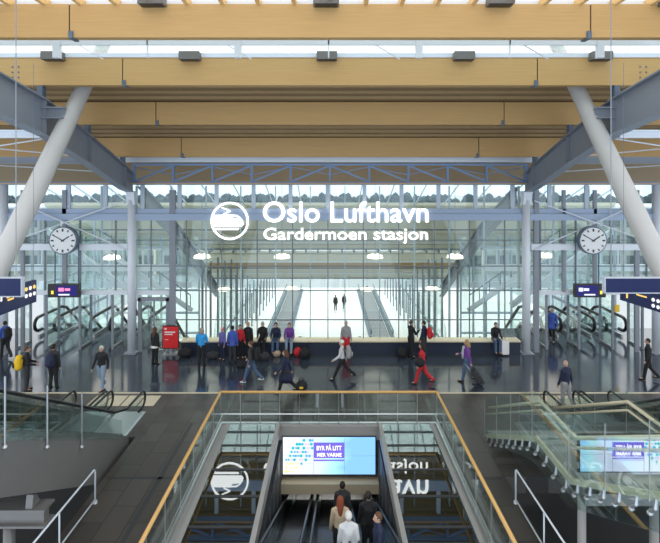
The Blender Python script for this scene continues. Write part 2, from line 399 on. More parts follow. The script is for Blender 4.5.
# glass and frames
struct('window_3', MB().box(-22, 22, YF, YF + .02, z_at(210), z_at(183)), 'glass')
struct('window_4', MB().box(-9.3, 9.3, YF, YF + .02, .62, z_at(220)).box(-22, -9.3, YF, YF + .02, 2.9, z_at(220)).box(9.3, 22, YF, YF + .02, 2.9, z_at(220)), 'glass')
fr = MB()
fr.box(-22, 22, YF - .2, YF + .1, z_at(213.5), z_at(208.5)).box(-22, 22, YF - .32, YF - .2, z_at(220), z_at(213.5))
struct('trim_5', fr, 'spandrel')
fr = MB()
for k in range(-12, 13):
    x = -.12 + k * 1.79; fr.box(x - .09, x + .09, YF - .12, YF - .01, z_at(208.5), z_at(185))
struct('trim_6', fr, 'mullion_l')
fr = MB()
for k in range(-5, 6):
    x = -.1 + k * 1.715; fr.box(x - .022, x + .022, YF - .06, YF - .005, .62, z_at(220))
for k in (-9, -8, -7, -6, 6, 7, 8, 9, 10, -10):
    x = -.1 + k * 1.715; fr.box(x - .035, x + .035, YF - .06, YF - .005, 2.9, z_at(220))
for yy in (240, 266, 290.5, 319.5): fr.box(-9.3 if yy > 285 else -22, 9.3 if yy > 285 else 22, YF - .05, YF - .006, z_at(yy) - .022, z_at(yy) + .022)
struct('trim_7', fr, 'mullion')
fr = MB()
for k in range(-10, 10): fr.box(k * 1.715 + .72, k * 1.715 + .76, YF + .3, YF + .5, (0 if abs(k * 1.715 + .72) < 9 else 2.95), 8)        # glass fins' edges behind
struct('trim_8', fr, 'mullion_l')
fr = MB()                                                                              # thick uprights + side transoms
fr.box(-7.72, -7.45, YF - .25, YF - .07, 0, z_at(190)).box(9.82, 10.05, YF - .25, YF - .07, 0, z_at(190))
fr.box(-12.9, -12.7, YF - .2, YF - .07, 2.9, z_at(190)).box(-14.9, -14.75, YF - .2, YF - .07, 0, z_at(190)).box(12.7, 12.85, YF - .2, YF - .07, 2.9, z_at(190)).box(11.2, 11.35, YF - .2, YF - .07, 2.9, z_at(190)).box(14.7, 14.9, YF - .2, YF - .07, 0, z_at(190))
struct('trim_9', fr, 'steel')
fr = MB()
fr.box(-22, -9.65, 22.85, 23.1, z_at(249), z_at(243)).box(9.6, 22, 22.85, 23.1, z_at(249), z_at(243))
fr.box(-22, -7.7, YF - .15, YF + .1, 2.75, 2.95).box(9.9, 22, YF - .15, YF + .1, 2.75, 2.95)
struct('trim_10', fr, 'steel_light')
# plinth bench
t = thing('plinth_bench', 'long dark navy bench plinth with pale wooden seat edge under the glass', 'bench', (1, 22.9, 0))
MB().box(-7.1, 9.08, 22.9, YF + .1, 0, .56).build('plinth', 'navy', t)
MB().box(-7.1, 9.08, 22.82, YF + .1, .56, .63).build('seat_board', 'cream', t, bevel=.01)

# ---- glass entrance fins and portals
def fin(x, lab):
    t = thing('glass_door_leaf', lab, 'glass door', (x, 23.5, 0), group='glass door leaves at the side escalators')
    MB().box(x - .01, x + .01, 23.62, 24.58, .1, 2.7).build('pane', 'guard', t)
    for y in (23.5, 24.6): MB().box(x - .05, x + .05, y - .03, y + .06, 0, 2.75).build('post', 'steel', t)
    MB().box(x - .04, x + .04, 23.53, 24.58, 0.02, .12).box(x - .04, x + .04, 23.53, 24.58, 2.66, 2.75).build_each('rail', 'chrome', t)
o4 = ['nearest the white column', 'second from the white column', 'third from the white column', 'outermost']
for i, x in enumerate((10.6, 12.2, 13.85, 15.3)):
    fin(x, 'steel framed glass door leaf in the right entrance, ' + o4[i]); fin(-x - .05, 'steel framed glass door leaf in the left entrance, ' + o4[i])
t = bpy.data.objects.get('glass_door_leaf.004')
MB().box(13.93, 14.13, 23.42, 23.46, 1.85, 2.2).box(13.9, 13.94, 23.42, 23.5, 1.9, 2.1).build('yellow_notice', 'yellow', t)
t = thing('door_portal', 'blue-grey framed glass door between the left column and the thick upright', 'door', (-8.5, YF, 0))
MB().box(-9.25, -9.1, YF - .2, YF - .05, 0, 2.6).box(-7.9, -7.74, YF - .2, YF - .05, 0, 2.6).box(-9.25, -7.74, YF - .2, YF - .05, 2.45, 2.62).build('frame', 'steel', t)
MB().box(-9.1, -7.9, YF - .13, YF - .11, .1, 2.45).build('pane', 'guard', t)
MB().box(-8.53, -8.47, YF - .16, YF - .08, 0, 2.45).build('stile', 'steel', t)

# ================================================================ ESCALATORS
def esc(xc, wd, yb, zb, yt, zt, lab, group, truss=True, newel_b=True, newel_t=True, flat=1.0, m_glass='guard', comb='yellow', depth=1.0, rr=.27, H=.92):
    "bottom landing end at yb, top end at yt (either order); flat run at both ends"
    sg = 1 if yt > yb else -1
    t = thing('escalator', lab, 'escalator', (xc, yb, zb), group=group)
    base = [(yb, zb), (yb + sg * flat, zb), (yt - sg * flat, zt), (yt, zt)]
    n = max(4, int(abs(zt - zb) / .2)); s = MB(); stp = []
    y0, y1 = yb + sg * flat, yt - sg * flat
    for k in range(n):
        ya, yc = y0 + (y1 - y0) * k / n, y0 + (y1 - y0) * (k + 1) / n
        za, zc = zb + (zt - zb) * k / n, zb + (zt - zb) * (k + 1) / n
        s.px([(ya, zc), (yc, zc), (yc, zc - .35), (ya, za - .3)], xc - wd / 2, xc + wd / 2)
    s.build('steps', 'steps', t)
    MB().px([(yb - sg * .5, zb), (yb + sg * flat, zb), (yb + sg * flat, zb + .012), (yb - sg * .5, zb + .012)], xc - wd / 2, xc + wd / 2).build('landing_plate', 'chrome', t)
    MB().px([(y0 - sg * .03, zb + .012), (y0 + sg * .06, zb + .012), (y0 + sg * .06, zb + .03), (y0 - sg * .03, zb + .03)], xc - wd / 2, xc + wd / 2).build('comb_line', comb, t)
    def arc(cy, cz, d, up):
        pts = [(cy + d * rr * math.sin(a), cz - rr * math.cos(a)) for a in [math.pi * i / 8 for i in range(9)]]
        return pts if up else pts[::-1]
    rail = []
    if newel_b: rail += [(yb + sg * .3, zb + H - 2 * rr)] + arc(yb, zb + H - rr, -sg, True)
    rail += [(yb + sg * flat * .9, zb + H), (y0 + (y1 - y0) * .06, zb + H + (zt - zb) * .045)]
    rail += [(y1 - (y1 - y0) * .05, zt + H - (zt - zb) * .035), (yt - sg * flat * .9, zt + H)]
    if newel_t: rail += arc(yt, zt + H - rr, sg, False) + [(yt - sg * .3, zt + H - 2 * rr)]
    for sx in (-1, 1):
        x = xc + sx * (wd / 2 + .06)
        MB().tube([(x, y, z) for y, z in rail], .04 if rr < .3 else .085, 8).build('handrail', 'black', t, smooth=True)
        ups = [(y, z - .05) for y, z in rail if z > -99]
        low = [(yb + sg * .0, zb + .12), (y0, zb + .12), (y1, zt + .12), (yt, zt + .12)]
        up2 = [(yb, zb + H - .04), (yb + sg * flat * .9, zb + H - .04), (yt - sg * flat * .9, zt + H - .04), (yt, zt + H - .04)]
        g = MB(); g.px(low + up2[::-1], x - .006, x + .006); g.build('glass_balustrade', m_glass, t)
        MB().px([(yb, zb), (y0, zb), (y1, zt), (yt, zt), (yt, zt + .14), (y1, zt + .14), (y0, zb + .14), (yb, zb + .14)], x - .05, x + .05).build('skirt', 'chrome', t)
    if truss:
        d_ = depth
        ang = math.atan2(zt - zb, abs(y1 - y0)); 
        poly = [(15.25, -.02), (y1, zt - .02), (yt, zt - .02), (yt, zt - d_), (y1 - sg * .2, zt - d_), (14.3, -.8), (15.0, -.8), (15.25, -.44)] if zb > -.5 else \
               [(yb, zb - .02), (y0, zb - .02), (y1, zt - .02), (yt, zt - .02), (yt, zt - d_), (y1, zt - d_)]
        MB().px(poly, xc - wd / 2 - .14, xc + wd / 2 + .14).build('truss_cladding', 'grey_clad', t)
    return t
# left pair from the upper floor
esc(-7.02, 1.0, 16.5, 0, 1.5, 6.6, 'right one of the two left escalators, descending with grey side cladding to the slate floor', 'escalators from the upper floor', newel_t=False, flat=1.4, depth=1.22)
esc(-8.32, 1.0, 16.5, 0, 1.5, 6.6, 'outer one of the two left escalators, nearer the left edge of the view', 'escalators from the upper floor', newel_t=False, flat=1.4, depth=1.22)
esc(7.98, .9, 16.5, 0, 1.5, 6.6, 'right-hand escalator directly beside the glass staircase', 'escalators from the upper floor', newel_t=False, flat=1.4, depth=1.22)
esc(9.2, .9, 16.5, 0, 1.5, 6.6, 'outermost right-hand escalator beyond the glass staircase', 'escalators from the upper floor', newel_t=False, flat=1.4, depth=1.22)
for x0, x1 in ((-8.9, -6.4), (7.4, 9.8)):       # pale striped mats at the foot of the escalators
    for k in range(4 if x0 < 0 else 4):
        a = x0 + (x1 - x0) * k / 4
        tag(MB().box(a + .03, a + (x1 - x0) / 4 - .03, 17.45, 18.3, 0, .012).build('floor_mat', 'cream'), ['first', 'second', 'third', 'fourth'][k] + ' pale floor panel from the left at the foot of the %s escalators' % ('left' if x0 < 0 else 'right'), 'floor mat', 'pale floor panels')
# centre well, three escalators away from camera
cw = ['left', 'middle', 'right']
for i, x in enumerate((-1.05, 0, 1.05)):
    esc(x, .72, 20.6, -5, 8.0, 0, '%s escalator of three going down under the advert screen' % cw[i], 'escalators in the central well', truss=False, flat=1.0, comb='yellow_e')
# beyond the glass, side escalators
sd = ['inner', 'middle', 'outer']
for s, w_ in ((-1, 'left'), (1, 'right')):
    for i, x in enumerate((9.95 if s < 0 else 11.55, 12.0 if s < 0 else 13.3, 14.9 if s < 0 else 14.95)):
        esc(s * x, .9, 35.2, -4.2, 25.4, 0, '%s escalator behind the %s glass doors going down to the platforms' % (sd[i], w_), 'escalators to the platforms', truss=False, flat=2.4, rr=.36, H=1.08)
# lower platform hall: pale floor, travelators
struct('floor', MB().box(-24, 24, 27.2, 66, -6.1, -6), 'white_floor')
for s, w_ in ((-1, 'left'), (1, 'right')):
    x = s * 4.75
    t = thing('moving_walkway', 'dark moving walkway crossing the bright lower floor, %s of the middle' % w_, 'walkway', (x, 53, -6))
    MB().box(x - .75, x + .75, 44, 64, -5.99, -5.93).build('belt', 'steps', t)
    b = MB()
    for k in range(14): b.box(x - .7, x + .7, 44.3 + k * .45, 44.36 + k * .45, -5.93, -5.9)
    b.build('tread_ribs', 'chrome', t)
    for q in (-1, 1):
        MB().box(x + q * 1.0 - .15, x + q * 1.0 + .15, 43.8, 64.2, -6, -5.75).build('skirt', 'steel_dark', t)
        MB().box(x + q * 1.0 - .02, x + q * 1.0 + .02, 43.8, 64.2, -5.75, -5.2).build('glass_balustrade', 'guard', t)
        MB().tube([(x + q, 43.8, -5.5), (x + q, 43.6, -5.3), (x + q, 43.8, -5.12), (x + q, 64.2, -5.12)], .05, 6).build('handrail', 'black', t)
# ---- roof of the platform hall beyond the glass
def zr(Y): return 6.5 - .486 * (Y - 32.5)
mb = MB()
mb.px([(31.9, 6.7), (39.6, zr(39.6)), (39.6, zr(39.6) + .15), (31.9, 6.9)], -19, 19)
mb.px([(41.2, zr(41.2)), (46.4, zr(46.4)), (46.4, zr(46.4) + .15), (41.2, zr(41.2) + .15)], -12, 12)
struct('ceiling', mb, 'far_beam')
b = MB()
for k in range(-10, 11): b.box(k * 1.0 - .05, k * 1.0 + .05, 39.6, 41.2, zr(40.4) - .2, zr(40.4) + .2)
struct('window_5', b, 'mullion')
lab = ['first', 'second', 'third', 'fourth', 'fifth', 'sixth', 'seventh']
for i, Y in enumerate((34.5, 37, 39.3, 41.5, 43.2, 44.8, 46.3)):
    z = zr(Y); hw = 19 if i < 3 else 12; dp = .3 if i == 2 else .62
    t = thing('platform_roof_beam', 'pale beam under the far platform roof seen through the glass, %s from the top' % lab[i], 'beam', (0, Y, z - dp - .1))
    MB().box(-hw, hw, Y - .1, Y + .1, z - dp, z).build('beam_body', 'far_beam' if i != 4 else 'wood', t)
    MB().box(-hw, hw, Y - .16, Y + .16, z - dp - .1, z - dp).build('steel_edge', 'steel_light' if i % 2 else 'mullion', t)
# glazed slope with light glazing bars (sky seen above the trees)
b = MB()
for k in range(-9, 10): b.bar((k * 1.9, 28.3, 8.1), (k * 1.9, 31.9, 6.8), .06)
struct('window_6', b, 'mullion_l')
# receding glass walls of the platform hall
for s, w_ in ((-1, 'left'), (1, 'right')):
    fr = MB(); gl = MB()
    for k in range(14):
        Y = 35 + k * 2; x = s * (9.3 - .1 * k); top = min(zr(Y) - .75, 2.2) if Y < 46 else -2.4
        fr.box(x - .07, x + .07, Y - .07, Y + .07, -6, top)
        fr.box(x - s * .9 - .06, x - s * .9 + .06, Y + .9, Y + 1.02, -6, top - .3)
    fr.box(s * 8.7 - .06, s * 8.7 + .06, 35, 61, -4.1, -4.0)
    gl.px([(35, -6), (61, -6), (61, -2.4), (46, -2.4), (40, 2)], s * 8.9 - .01, s * 8.9 + .01)
    struct('wall_' + w_, gl, 'guard'); struct('trim_%d' % (11 if s < 0 else 12), fr, 'steel')
    # zigzag stair balustrade beyond the glass
    t = thing('far_stair', 'sloping balustraded stair far beyond the %s facade glass' % w_, 'stair', (s * 12, 30, -1))
    MB().bar((s * 13.5, 28.2, 4.4), (s * 9.6, 33, -.5), .5, .25).build('stringer', 'steel_light', t)
    b = MB()
    for k in range(9):
        u = k / 8; x = s * (13.5 - 3.9 * u); Y = 28.2 + 4.8 * u; z = 4.4 - 4.9 * u
        b.bar((x, Y, z), (x, Y, z + 1), .05)
    b.bar((s * 13.5, 28.2, 5.4), (s * 9.6, 33, .5), .06)
    b.build_each('balustrade', 'mullion', t)
    # glazed side hall behind the doors
    fr = MB(); fl_ = MB()
    for k in range(12):
        x = s * (9.8 + k * .95); fr.box(x - .05, x + .05, 35.9, 36.1, -6, 4.2)
    for z in (-3, -1.5, 0.2, 1.9, 3.4): fr.box(min(s * 9.8, s * 20.5), max(s * 9.8, s * 20.5), 35.88, 36.12, z - .06, z + .06)
    for k in range(5):
        Y = 27.3 + k * 1.9; fr.box(s * 16.2 - .06, s * 16.2 + .06, Y - .06, Y + .06, -5, 5.6)
    fr.box(s * 16.2 - .05, s * 16.2 + .05, 27.3, 35, -.1, .1).box(s * 16.2 - .05, s * 16.2 + .05, 27.3, 35, 2.4, 2.55)
    struct('trim_%d' % (18 if s < 0 else 19), fr, 'mullion_l')
    fl_.box(min(s * 9.8, s * 20.5), max(s * 9.8, s * 20.5), 35.99, 36.01, -6, 4.2).box(s * 16.2 - .01, s * 16.2 + .01, 27.3, 35, -5, 5.6)
    struct('window_%d' % (7 if s < 0 else 8), fl_, 'guard')
    fr = MB(); fr.box(min(s * 9.5, s * 20), max(s * 9.5, s * 20), 29.6, 29.75, 2.75, 3.15).box(min(s * 9.5, s * 20), max(s * 9.5, s * 20), 33, 33.2, 1.0, 1.4)
    for k in range(8):
        x = s * (10.3 + k * 1.25); fr.box(x - .04, x + .04, 29.62, 29.7, 3.15, 4.1)
    fr.box(min(s * 9.5, s * 20), max(s * 9.5, s * 20), 29.62, 29.7, 4.05, 4.12)
    fr.bar((s * 18, 30.5, 5.2), (s * 11.5, 30.5, .4), .3, .3)
    struct('trim_%d' % (20 if s < 0 else 21), fr, 'steel_light')
struct('ground_outside', MB().box(-300, 300, 66.01, 700, -6.4, -6.3).box(-300, -24, 10, 66, -6.4, -6.3).box(24, 300, 10, 66, -6.4, -6.3), 'snow')
# buildings added beyond the platforms to darken the overly white side bays
for s, w_ in ((-1, 'left'), (1, 'right')):
    x0, x1 = sorted((s * 13, s * 70)); Y = 78
    t = thing('added_building', 'added grey green building with dark window rows, darkening the view beyond the %s doors' % w_, 'building', ((x0 + x1) / 2, Y + 5, -6.3))
    MB().box(x0, x1, Y, Y + 12, -6.3, 4.2).build('wall', 'bldg', t)
    MB().box(x0 - .4, x1 + .4, Y - .5, Y + 12.5, 4.2, 4.7).build('roof', 'steel_light', t)
    for r_ in range(3):
        for k in range(15):
            a = x0 + 1 + k * 3.8
            MB().box(a, a + 2.9, Y - .05, Y + .02, -5.3 + r_ * 3.3, -3.3 + r_ * 3.3).build('window', 'bldg_glass', t)
    for k in range(16): MB().box(x0 + .3 + k * 3.75, x0 + .65 + k * 3.75, Y - .6, Y - .1, -6.3, 4.2).build('pilaster', 'far_beam' if k % 2 else 'steel', t)
# tree line far outside
b = MB(); random.seed(3)
for k in range(420):
    x = -170 + k * .81 + random.uniform(-1, 1); h = random.uniform(3.2, 5.6); Y = 175 + random.uniform(-6, 6)
    b.ball((x, Y, h - 5), (random.uniform(1.4, 3.2), 1.5, 5 + random.uniform(-.6, .6)), 8)
tag(b.build('tree_line', 'tree'), 'dark row of distant trees outside, seen through the upper window band', 'trees', kind='stuff')
# pendant lamps beyond the glass
def pendant(px_, py_, Y, lab):
    c = P(px_, py_, Y)
    t = thing('pendant_lamp', lab, 'lamp', c, group='round pendant lamps beyond the glass')
    b = MB(); b.tube([c + Vector((0, 0, z)) for z in (-.13, -.1, .04, .12)], [.3, .46, .42, .2], 20); b.build('lamp_shade', 'lamp', t, smooth=True)
    li = bpy.data.lights.new('lamp_light', 'POINT'); li.energy = 30; li.color = (1, .93, .82); li.shadow_soft_size = 1.0
    lo = bpy.data.objects.new('lamp_light', li); C.objects.link(lo); lo.parent = t; lo.location = (0, 0, -.6)
    MB().tube([c + Vector((0, 0, .12)), c + Vector((0, 0, .2))], .1, 10).build('cap', 'steel', t)
    top = zr(Y) if Y > 32 else 8.52
    MB().tube([c + Vector((0, 0, .2)), (c.x, c.y, top)], .012, 6).build('cord', 'mullion', t)
for n_, args in (('upper row, leftmost', (202, 256, 27)), ('upper row, second from left', (282, 256, 27)), ('upper row, third from left', (375, 256, 27)), ('upper row, rightmost', (455, 256, 27)),
                 ('lower row, leftmost', (224, 289, 36)), ('lower row, second from left', (292, 288, 36)), ('lower row, third from left', (367, 289, 36)), ('lower row, rightmost', (432, 288, 36)),
                 ('above the left doors', (112, 257, 27)), ('above the right doors', (545, 255, 27))):
    pendant(*args, 'bright round pendant lamp beyond the facade glass, ' + n_)

# ================================================================ STATION SIGN
YS = 22.93
t = thing('station_sign', 'large white lettering and round train emblem on the facade glass', 'sign', (0, YS, 5.2))
def sx_(p): return (p - CX) * YS / F
def sz_(p): return CZ - (p - HY) * YS / F
text_mb('Oslo Lufthavn', sx_(263), sx_(428.5), sz_(222.5), sz_(201.5), YS, .04, .007).build_each('letter', 'sign_white', t)
text_mb('Gardermoen stasjon', sx_(263.5), sx_(428), sz_(243.6), sz_(228), YS, .04, .007).build_each('letter', 'sign_white', t)
cxs, czs = sx_(229.6), sz_(221)
MB().ring((cxs, czs), .82, .905, YS, YS + .04).build('emblem_ring', 'sign_white', t)
def em(u, v): return (sx_(190 + u / 4.94), sz_(180 + v / 4.94))
MB().py([em(*p) for p in ((106, 174), (200, 172), (210, 190), (246, 192), (261, 204), (264, 218), (256, 230), (110, 230), (101, 205))], YS, YS + .04).build('train_symbol', 'sign_white', t)
b = MB()
b.py([em(*p) for p in ((200, 172), (230, 174), (246, 184), (261, 203), (254, 200), (238, 184), (226, 179), (204, 178))], YS, YS + .04)
b.py([em(*p) for p in ((114, 238), (242, 238), (238, 247), (118, 247))], YS, YS + .04)
for a, c in (((156, 136), (198, 153)), ((198, 153), (164, 170))):
    p, q = em(*a), em(*c); b.bar((p[0], YS + .02, p[1]), (q[0], YS + .02, q[1]), .04, .05)
b.build('track_and_pantograph', 'sign_white', t)

# ---- clocks
clockface = mat('clock_face', (.78, .79, .8), .4)
for px_, w_ in ((63, 'left'), (593, 'right')):
    c = P(px_, 240.5, 22.4)
    t = thing('wall_clock', 'round white station clock above the %s doors, reading ten to two' % w_, 'clock', c)
    MB().disc((c.x, c.z), .66, 22.4, 22.62, 48).build('case', 'steel_dark', t)
    MB().disc((c.x, c.z), .60, 22.37, 22.4, 48).build('dial', clockface, t)
    b = MB()
    for k in range(12):
        a = R(30 * k); d_ = Vector((math.sin(a), 0, math.cos(a))); o_ = Vector((c.x, 22.36, c.z))
        b.bar(o_ + d_ * (.42 if k % 3 == 0 else .45), o_ + d_ * .55, .05 if k % 3 else .07, .02, up=(0, 1, 0))
    b.build_each('hour_mark', 'black', t)
    for nm_, a, l, wd in (('minute_hand', -60, .50, .035), ('hour_hand', 57, .36, .05)):
        a = R(a); o_ = Vector((c.x, 22.35, c.z)); d_ = Vector((math.sin(a), 0, math.cos(a)))
        MB().bar(o_ - d_ * .08, o_ + d_ * l, wd, .015, up=(0, 1, 0)).build(nm_, 'black', t)
    MB().box(c.x - .06, c.x + .06, 22.62, 22.9, c.z - .1, c.z + .1).build('mount', 'steel', t)

# ---- departure displays
scr_purple = emis('display_purple', (.025, .025, .14), 1.0); scr_pink = emis('display_pink', (.9, .25, .5), 1.0); scr_white = emis('display_white', (.8, .85, 1), 1.0); scr_yel = emis('display_yellow', (1, .75, .1), 1.0)
for x0, x1, w_ in ((47.5, 79, 'left'), (575, 606, 'right')):
    Y = 22.75; a = P(x0, 297.5, Y); b_ = P(x1, 284, Y); wd = b_.x - a.x
    t = thing('departure_display', 'small black departure display hanging on rods at the %s entrance' % w_, 'display', ((a.x + b_.x) / 2, Y, a.z))
    MB().box(a.x, b_.x, Y, Y + .2, a.z, b_.z).build('housing', 'black', t, bevel=.01)
    u = (lambda p: a.x + wd * p) if w_ == 'left' else (lambda p: b_.x - wd * p)
    def bx_(m, p, q, z0, z1, yy, nm_):
        p_, q_ = sorted((u(p), u(q))); hh = b_.z - a.z
        MB().box(p_, q_, Y - yy, Y, a.z + hh * z0, a.z + hh * z1).build(nm_, m, t)
    bx_(scr_purple, .27, .93, .12, .88, .008, 'screen')
    bx_(scr_pink if w_ == 'left' else scr_white, .35 if w_ == 'left' else .74, .52 if w_ == 'left' else .88, .45, .72, .014, 'screen_text')
    bx_(scr_white if w_ == 'right' else scr_pink, .55, .72, .5, .68, .014, 'screen_text')
    bx_(scr_white, .35, .7, .16, .26, .014, 'screen_text')
    bx_(scr_yel, .12, .19, .25, .5, .014, 'platform_number')
    for q in (.2, .95):
        x = u(q); MB().tube([(x, Y + .1, b_.z), (x, Y + .1, z_at(244, Y))], .03, 8).build('rod', 'steel_dark', t)

# ---- blue direction signs
orange = emis('sign_orange', (.9, .55, .15), 1.0); wh = emis('sign_icon_white', (.9, .9, .9), .9)
def dirpanel(s, w_):
    # flat panel
    x0, x1, y0, y1, Y = ((-20, 21, 278.5, 296, 9.5) if s < 0 else (605.5, 690, 278.5, 292.5, 9.5))
    a, b_ = P(x0, y1, Y), P(x1, y0, Y)
    t = thing('hanging_sign', 'plain dark blue hanging sign panel with pale frame at the %s edge' % w_, 'sign', ((a.x + b_.x) / 2, Y, a.z))
    MB().box(a.x, b_.x, Y, Y + .08, a.z, b_.z).build('panel', 'blue_sign', t)
    f_ = .02; MB().box(a.x, b_.x, Y - .01, Y + .09, a.z - f_, a.z).box(a.x, b_.x, Y - .01, Y + .09, b_.z, b_.z + f_).box((b_.x if s < 0 else a.x - f_), (b_.x + f_ if s < 0 else a.x), Y - .01, Y + .09, a.z - f_, b_.z + f_).build('frame', 'frame_pale', t)
    # angled icon sign further in
    if s < 0: A0, A1 = P(-8, 304, 11), P(36.5, 290, 12.6)
    else: A0, A1 = P(620, 288, 12.6), P(672, 303, 11)
    hgt = .58 if s < 0 else .42
    if s < 0: zt0, zt1 = P(0, 291, 11).z, P(36, 281.5, 12.6).z
    else: zt0, zt1 = P(620, 290, 12.6).z, P(672, 291, 11).z
    zt = (zt0 + zt1) / 2; 
    c = (A0 + A1) / 2
    t = thing('direction_sign', 'dark blue angled direction sign with orange and white pictograms at the %s' % w_, 'sign', (c.x, c.y, zt - hgt))
    p, q = Vector((A0.x, A0.y, 0)), Vector((A1.x, A1.y, 0)); d_ = (q - p); L = d_.length; d_.normalize(); nrm = Vector((d_.y, -d_.x, 0))
    if nrm.y > 0: nrm = -nrm
    def plate(u0, u1, v0, v1, off, m, nm_, par=t):
        b = MB(); A = p + d_ * (u0 * L) + nrm * off; B = p + d_ * (u1 * L) + nrm * off
        vs = [(A.x, A.y, zt - hgt * (1 - v0)), (B.x, B.y, zt - hgt * (1 - v0)), (B.x, B.y, zt - hgt * (1 - v1)), (A.x, A.y, zt - hgt * (1 - v1))]
        v1_ = [b.bm.verts.new(v) for v in vs]; v2 = [b.bm.verts.new(Vector(v) - nrm * .02) for v in vs]
        b.bm.faces.new(v1_); b.bm.faces.new(v2[::-1])
        for i in range(4): b.bm.faces.new((v1_[i], v2[i], v2[(i + 1) % 4], v1_[(i + 1) % 4]))
        b.build(nm_, m, par)
    plate(0, 1, 0, 1, 0, 'blue_sign', 'panel'); plate(0, 1, 0, 1, -.06, 'blue_sign', 'backing')
    def icon(uc, vc, r, m):
        b = MB(); o_ = p + d_ * (uc * L) + nrm * .012; zc = zt - hgt * (1 - vc)
        vs = [b.bm.verts.new(o_ + d_ * (r * math.cos(R(30 * k))) + Vector((0, 0, zc + r * math.sin(R(30 * k))))) for k in range(12)]
        b.bm.faces.new(vs); ex = bmesh.ops.extrude_face_region(b.bm, geom=list(b.bm.faces))
        bmesh.ops.translate(b.bm, verts=[e for e in ex['geom'] if isinstance(e, bmesh.types.BMVert)], vec=nrm * .01)
        b.build('pictogram', m, t)
    if s < 0:
        plate(.17, .2, .55, .8, .01, wh, 'numeral'); plate(.3, .5, .6, .7, .01, orange, 'text_line'); plate(.32, .45, .48, .55, .01, orange, 'text_line')
        for i in range(3): icon(.73 + i * .1, .72, .05, orange if i != 1 else wh)
        for i in range(3): icon(.73 + i * .1, .42, .05, wh)
    else:
        plate(.1, .16, .75, .9, .01, orange, 'arrow'); plate(.2, .23, .65, .9, .01, orange, 'arrow'); plate(.14, .17, .25, .55, .01, orange, 'numeral')
        plate(.35, .55, .6, .68, .01, orange, 'text_line')
        for i in range(3): icon(.68 + i * .09, .62, .045, wh); icon(.68 + i * .09, .28, .045, wh)
    b = MB()
    for u_ in (.1, .9):
        o_ = p + d_ * (u_ * L); b.tube([(o_.x, o_.y + .04, zt), (o_.x, o_.y + .04, 11.2)], .005, 6)
    b.build_each('hanger', 'steel_dark', t)
dirpanel(-1, 'left'); dirpanel(1, 'right')

# ---- red poster stand
c = G(170.5, 354.5)
t = thing('poster_stand', 'red poster stand with small white text beside the bench end', 'poster stand', c)
MB().box(c.x - .36, c.x + .36, c.y, c.y + .06, .3, 1.32).build('board', 'red', t, bevel=.01)
MB().box(c.x - .39, c.x + .39, c.y + .01, c.y + .08, .27, 1.36).build('frame', 'black', t)
MB().box(c.x - .34, c.x + .34, c.y - .1, c.y + .3, 0, .05).box(c.x - .05, c.x + .05, c.y + .03, c.y + .1, .05, .3).build('base', 'chrome', t)
MB().box(c.x - .28, c.x + .22, c.y - .005, c.y, 1.03, 1.09).box(c.x - .28, c.x + .1, c.y - .005, c.y, .93, .98).box(c.x - .28, c.x - .1, c.y - .005, c.y, .7, .72).box(c.x - .28, c.x - .18, c.y - .005, c.y, 1.18, 1.25).build('print', 'white', t)

# ================================================================ CENTRAL OPENING
# guard glass with brass rail
t = thing('guard_rail', 'glass guard with warm brass handrail around the central opening', 'guard rail', (0, 16, 0))
ZR = 1.13; XL, XR = -3.64, 3.56
b = MB(); b.tube([(XL, 5.5, ZR), (XL, 15.96, ZR), (XL + .04, 16.0, ZR), (XR - .04, 16.0, ZR), (XR, 15.96, ZR), (XR, 5.5, ZR)], .045, 10); b.build('handrail', 'brass', t, smooth=True)
MB().box(XL, XR, 16.09, 16.11, .05, ZR - .08).build('glass_pane', 'guard', t)
for x in (XL, XR):
    for k in range(6): MB().box(x - .01, x + .01, 14.3 - k * 1.7, 15.95 - k * 1.7, .05, ZR - .08).build('glass_pane', 'guard', t)
    MB().box(x - .035, x + .035, 5.5, 16.05, 0, .08).build('base_shoe', 'chrome', t)
    MB().tube([(x + (.12 if x < 0 else -.12), 5.5, .5), (x + (.12 if x < 0 else -.12), 15.8, .5)], .018, 6).build('mid_rail', 'chrome', t)
MB().box(XL, XR, 16.05, 16.16, 0, .07).build('base_shoe', 'chrome', t)
MB().tube([(XL, 15.95, .42), (XR, 15.95, .42)], .022, 6).build('mid_rail', 'chrome', t)
b = MB()
for k in range(12):
    x = XL + (XR - XL) * k / 11; b.bar((x, 16.02, 0.02), (x, 16.0, ZR - .02), .022)
for s_ in (XL, XR):
    for k in range(9): b.bar((s_, 15 - k * 1.1, .02), (s_, 15 - k * 1.1, ZR - .02), .022)
b.build_each('bracket', 'chrome', t)
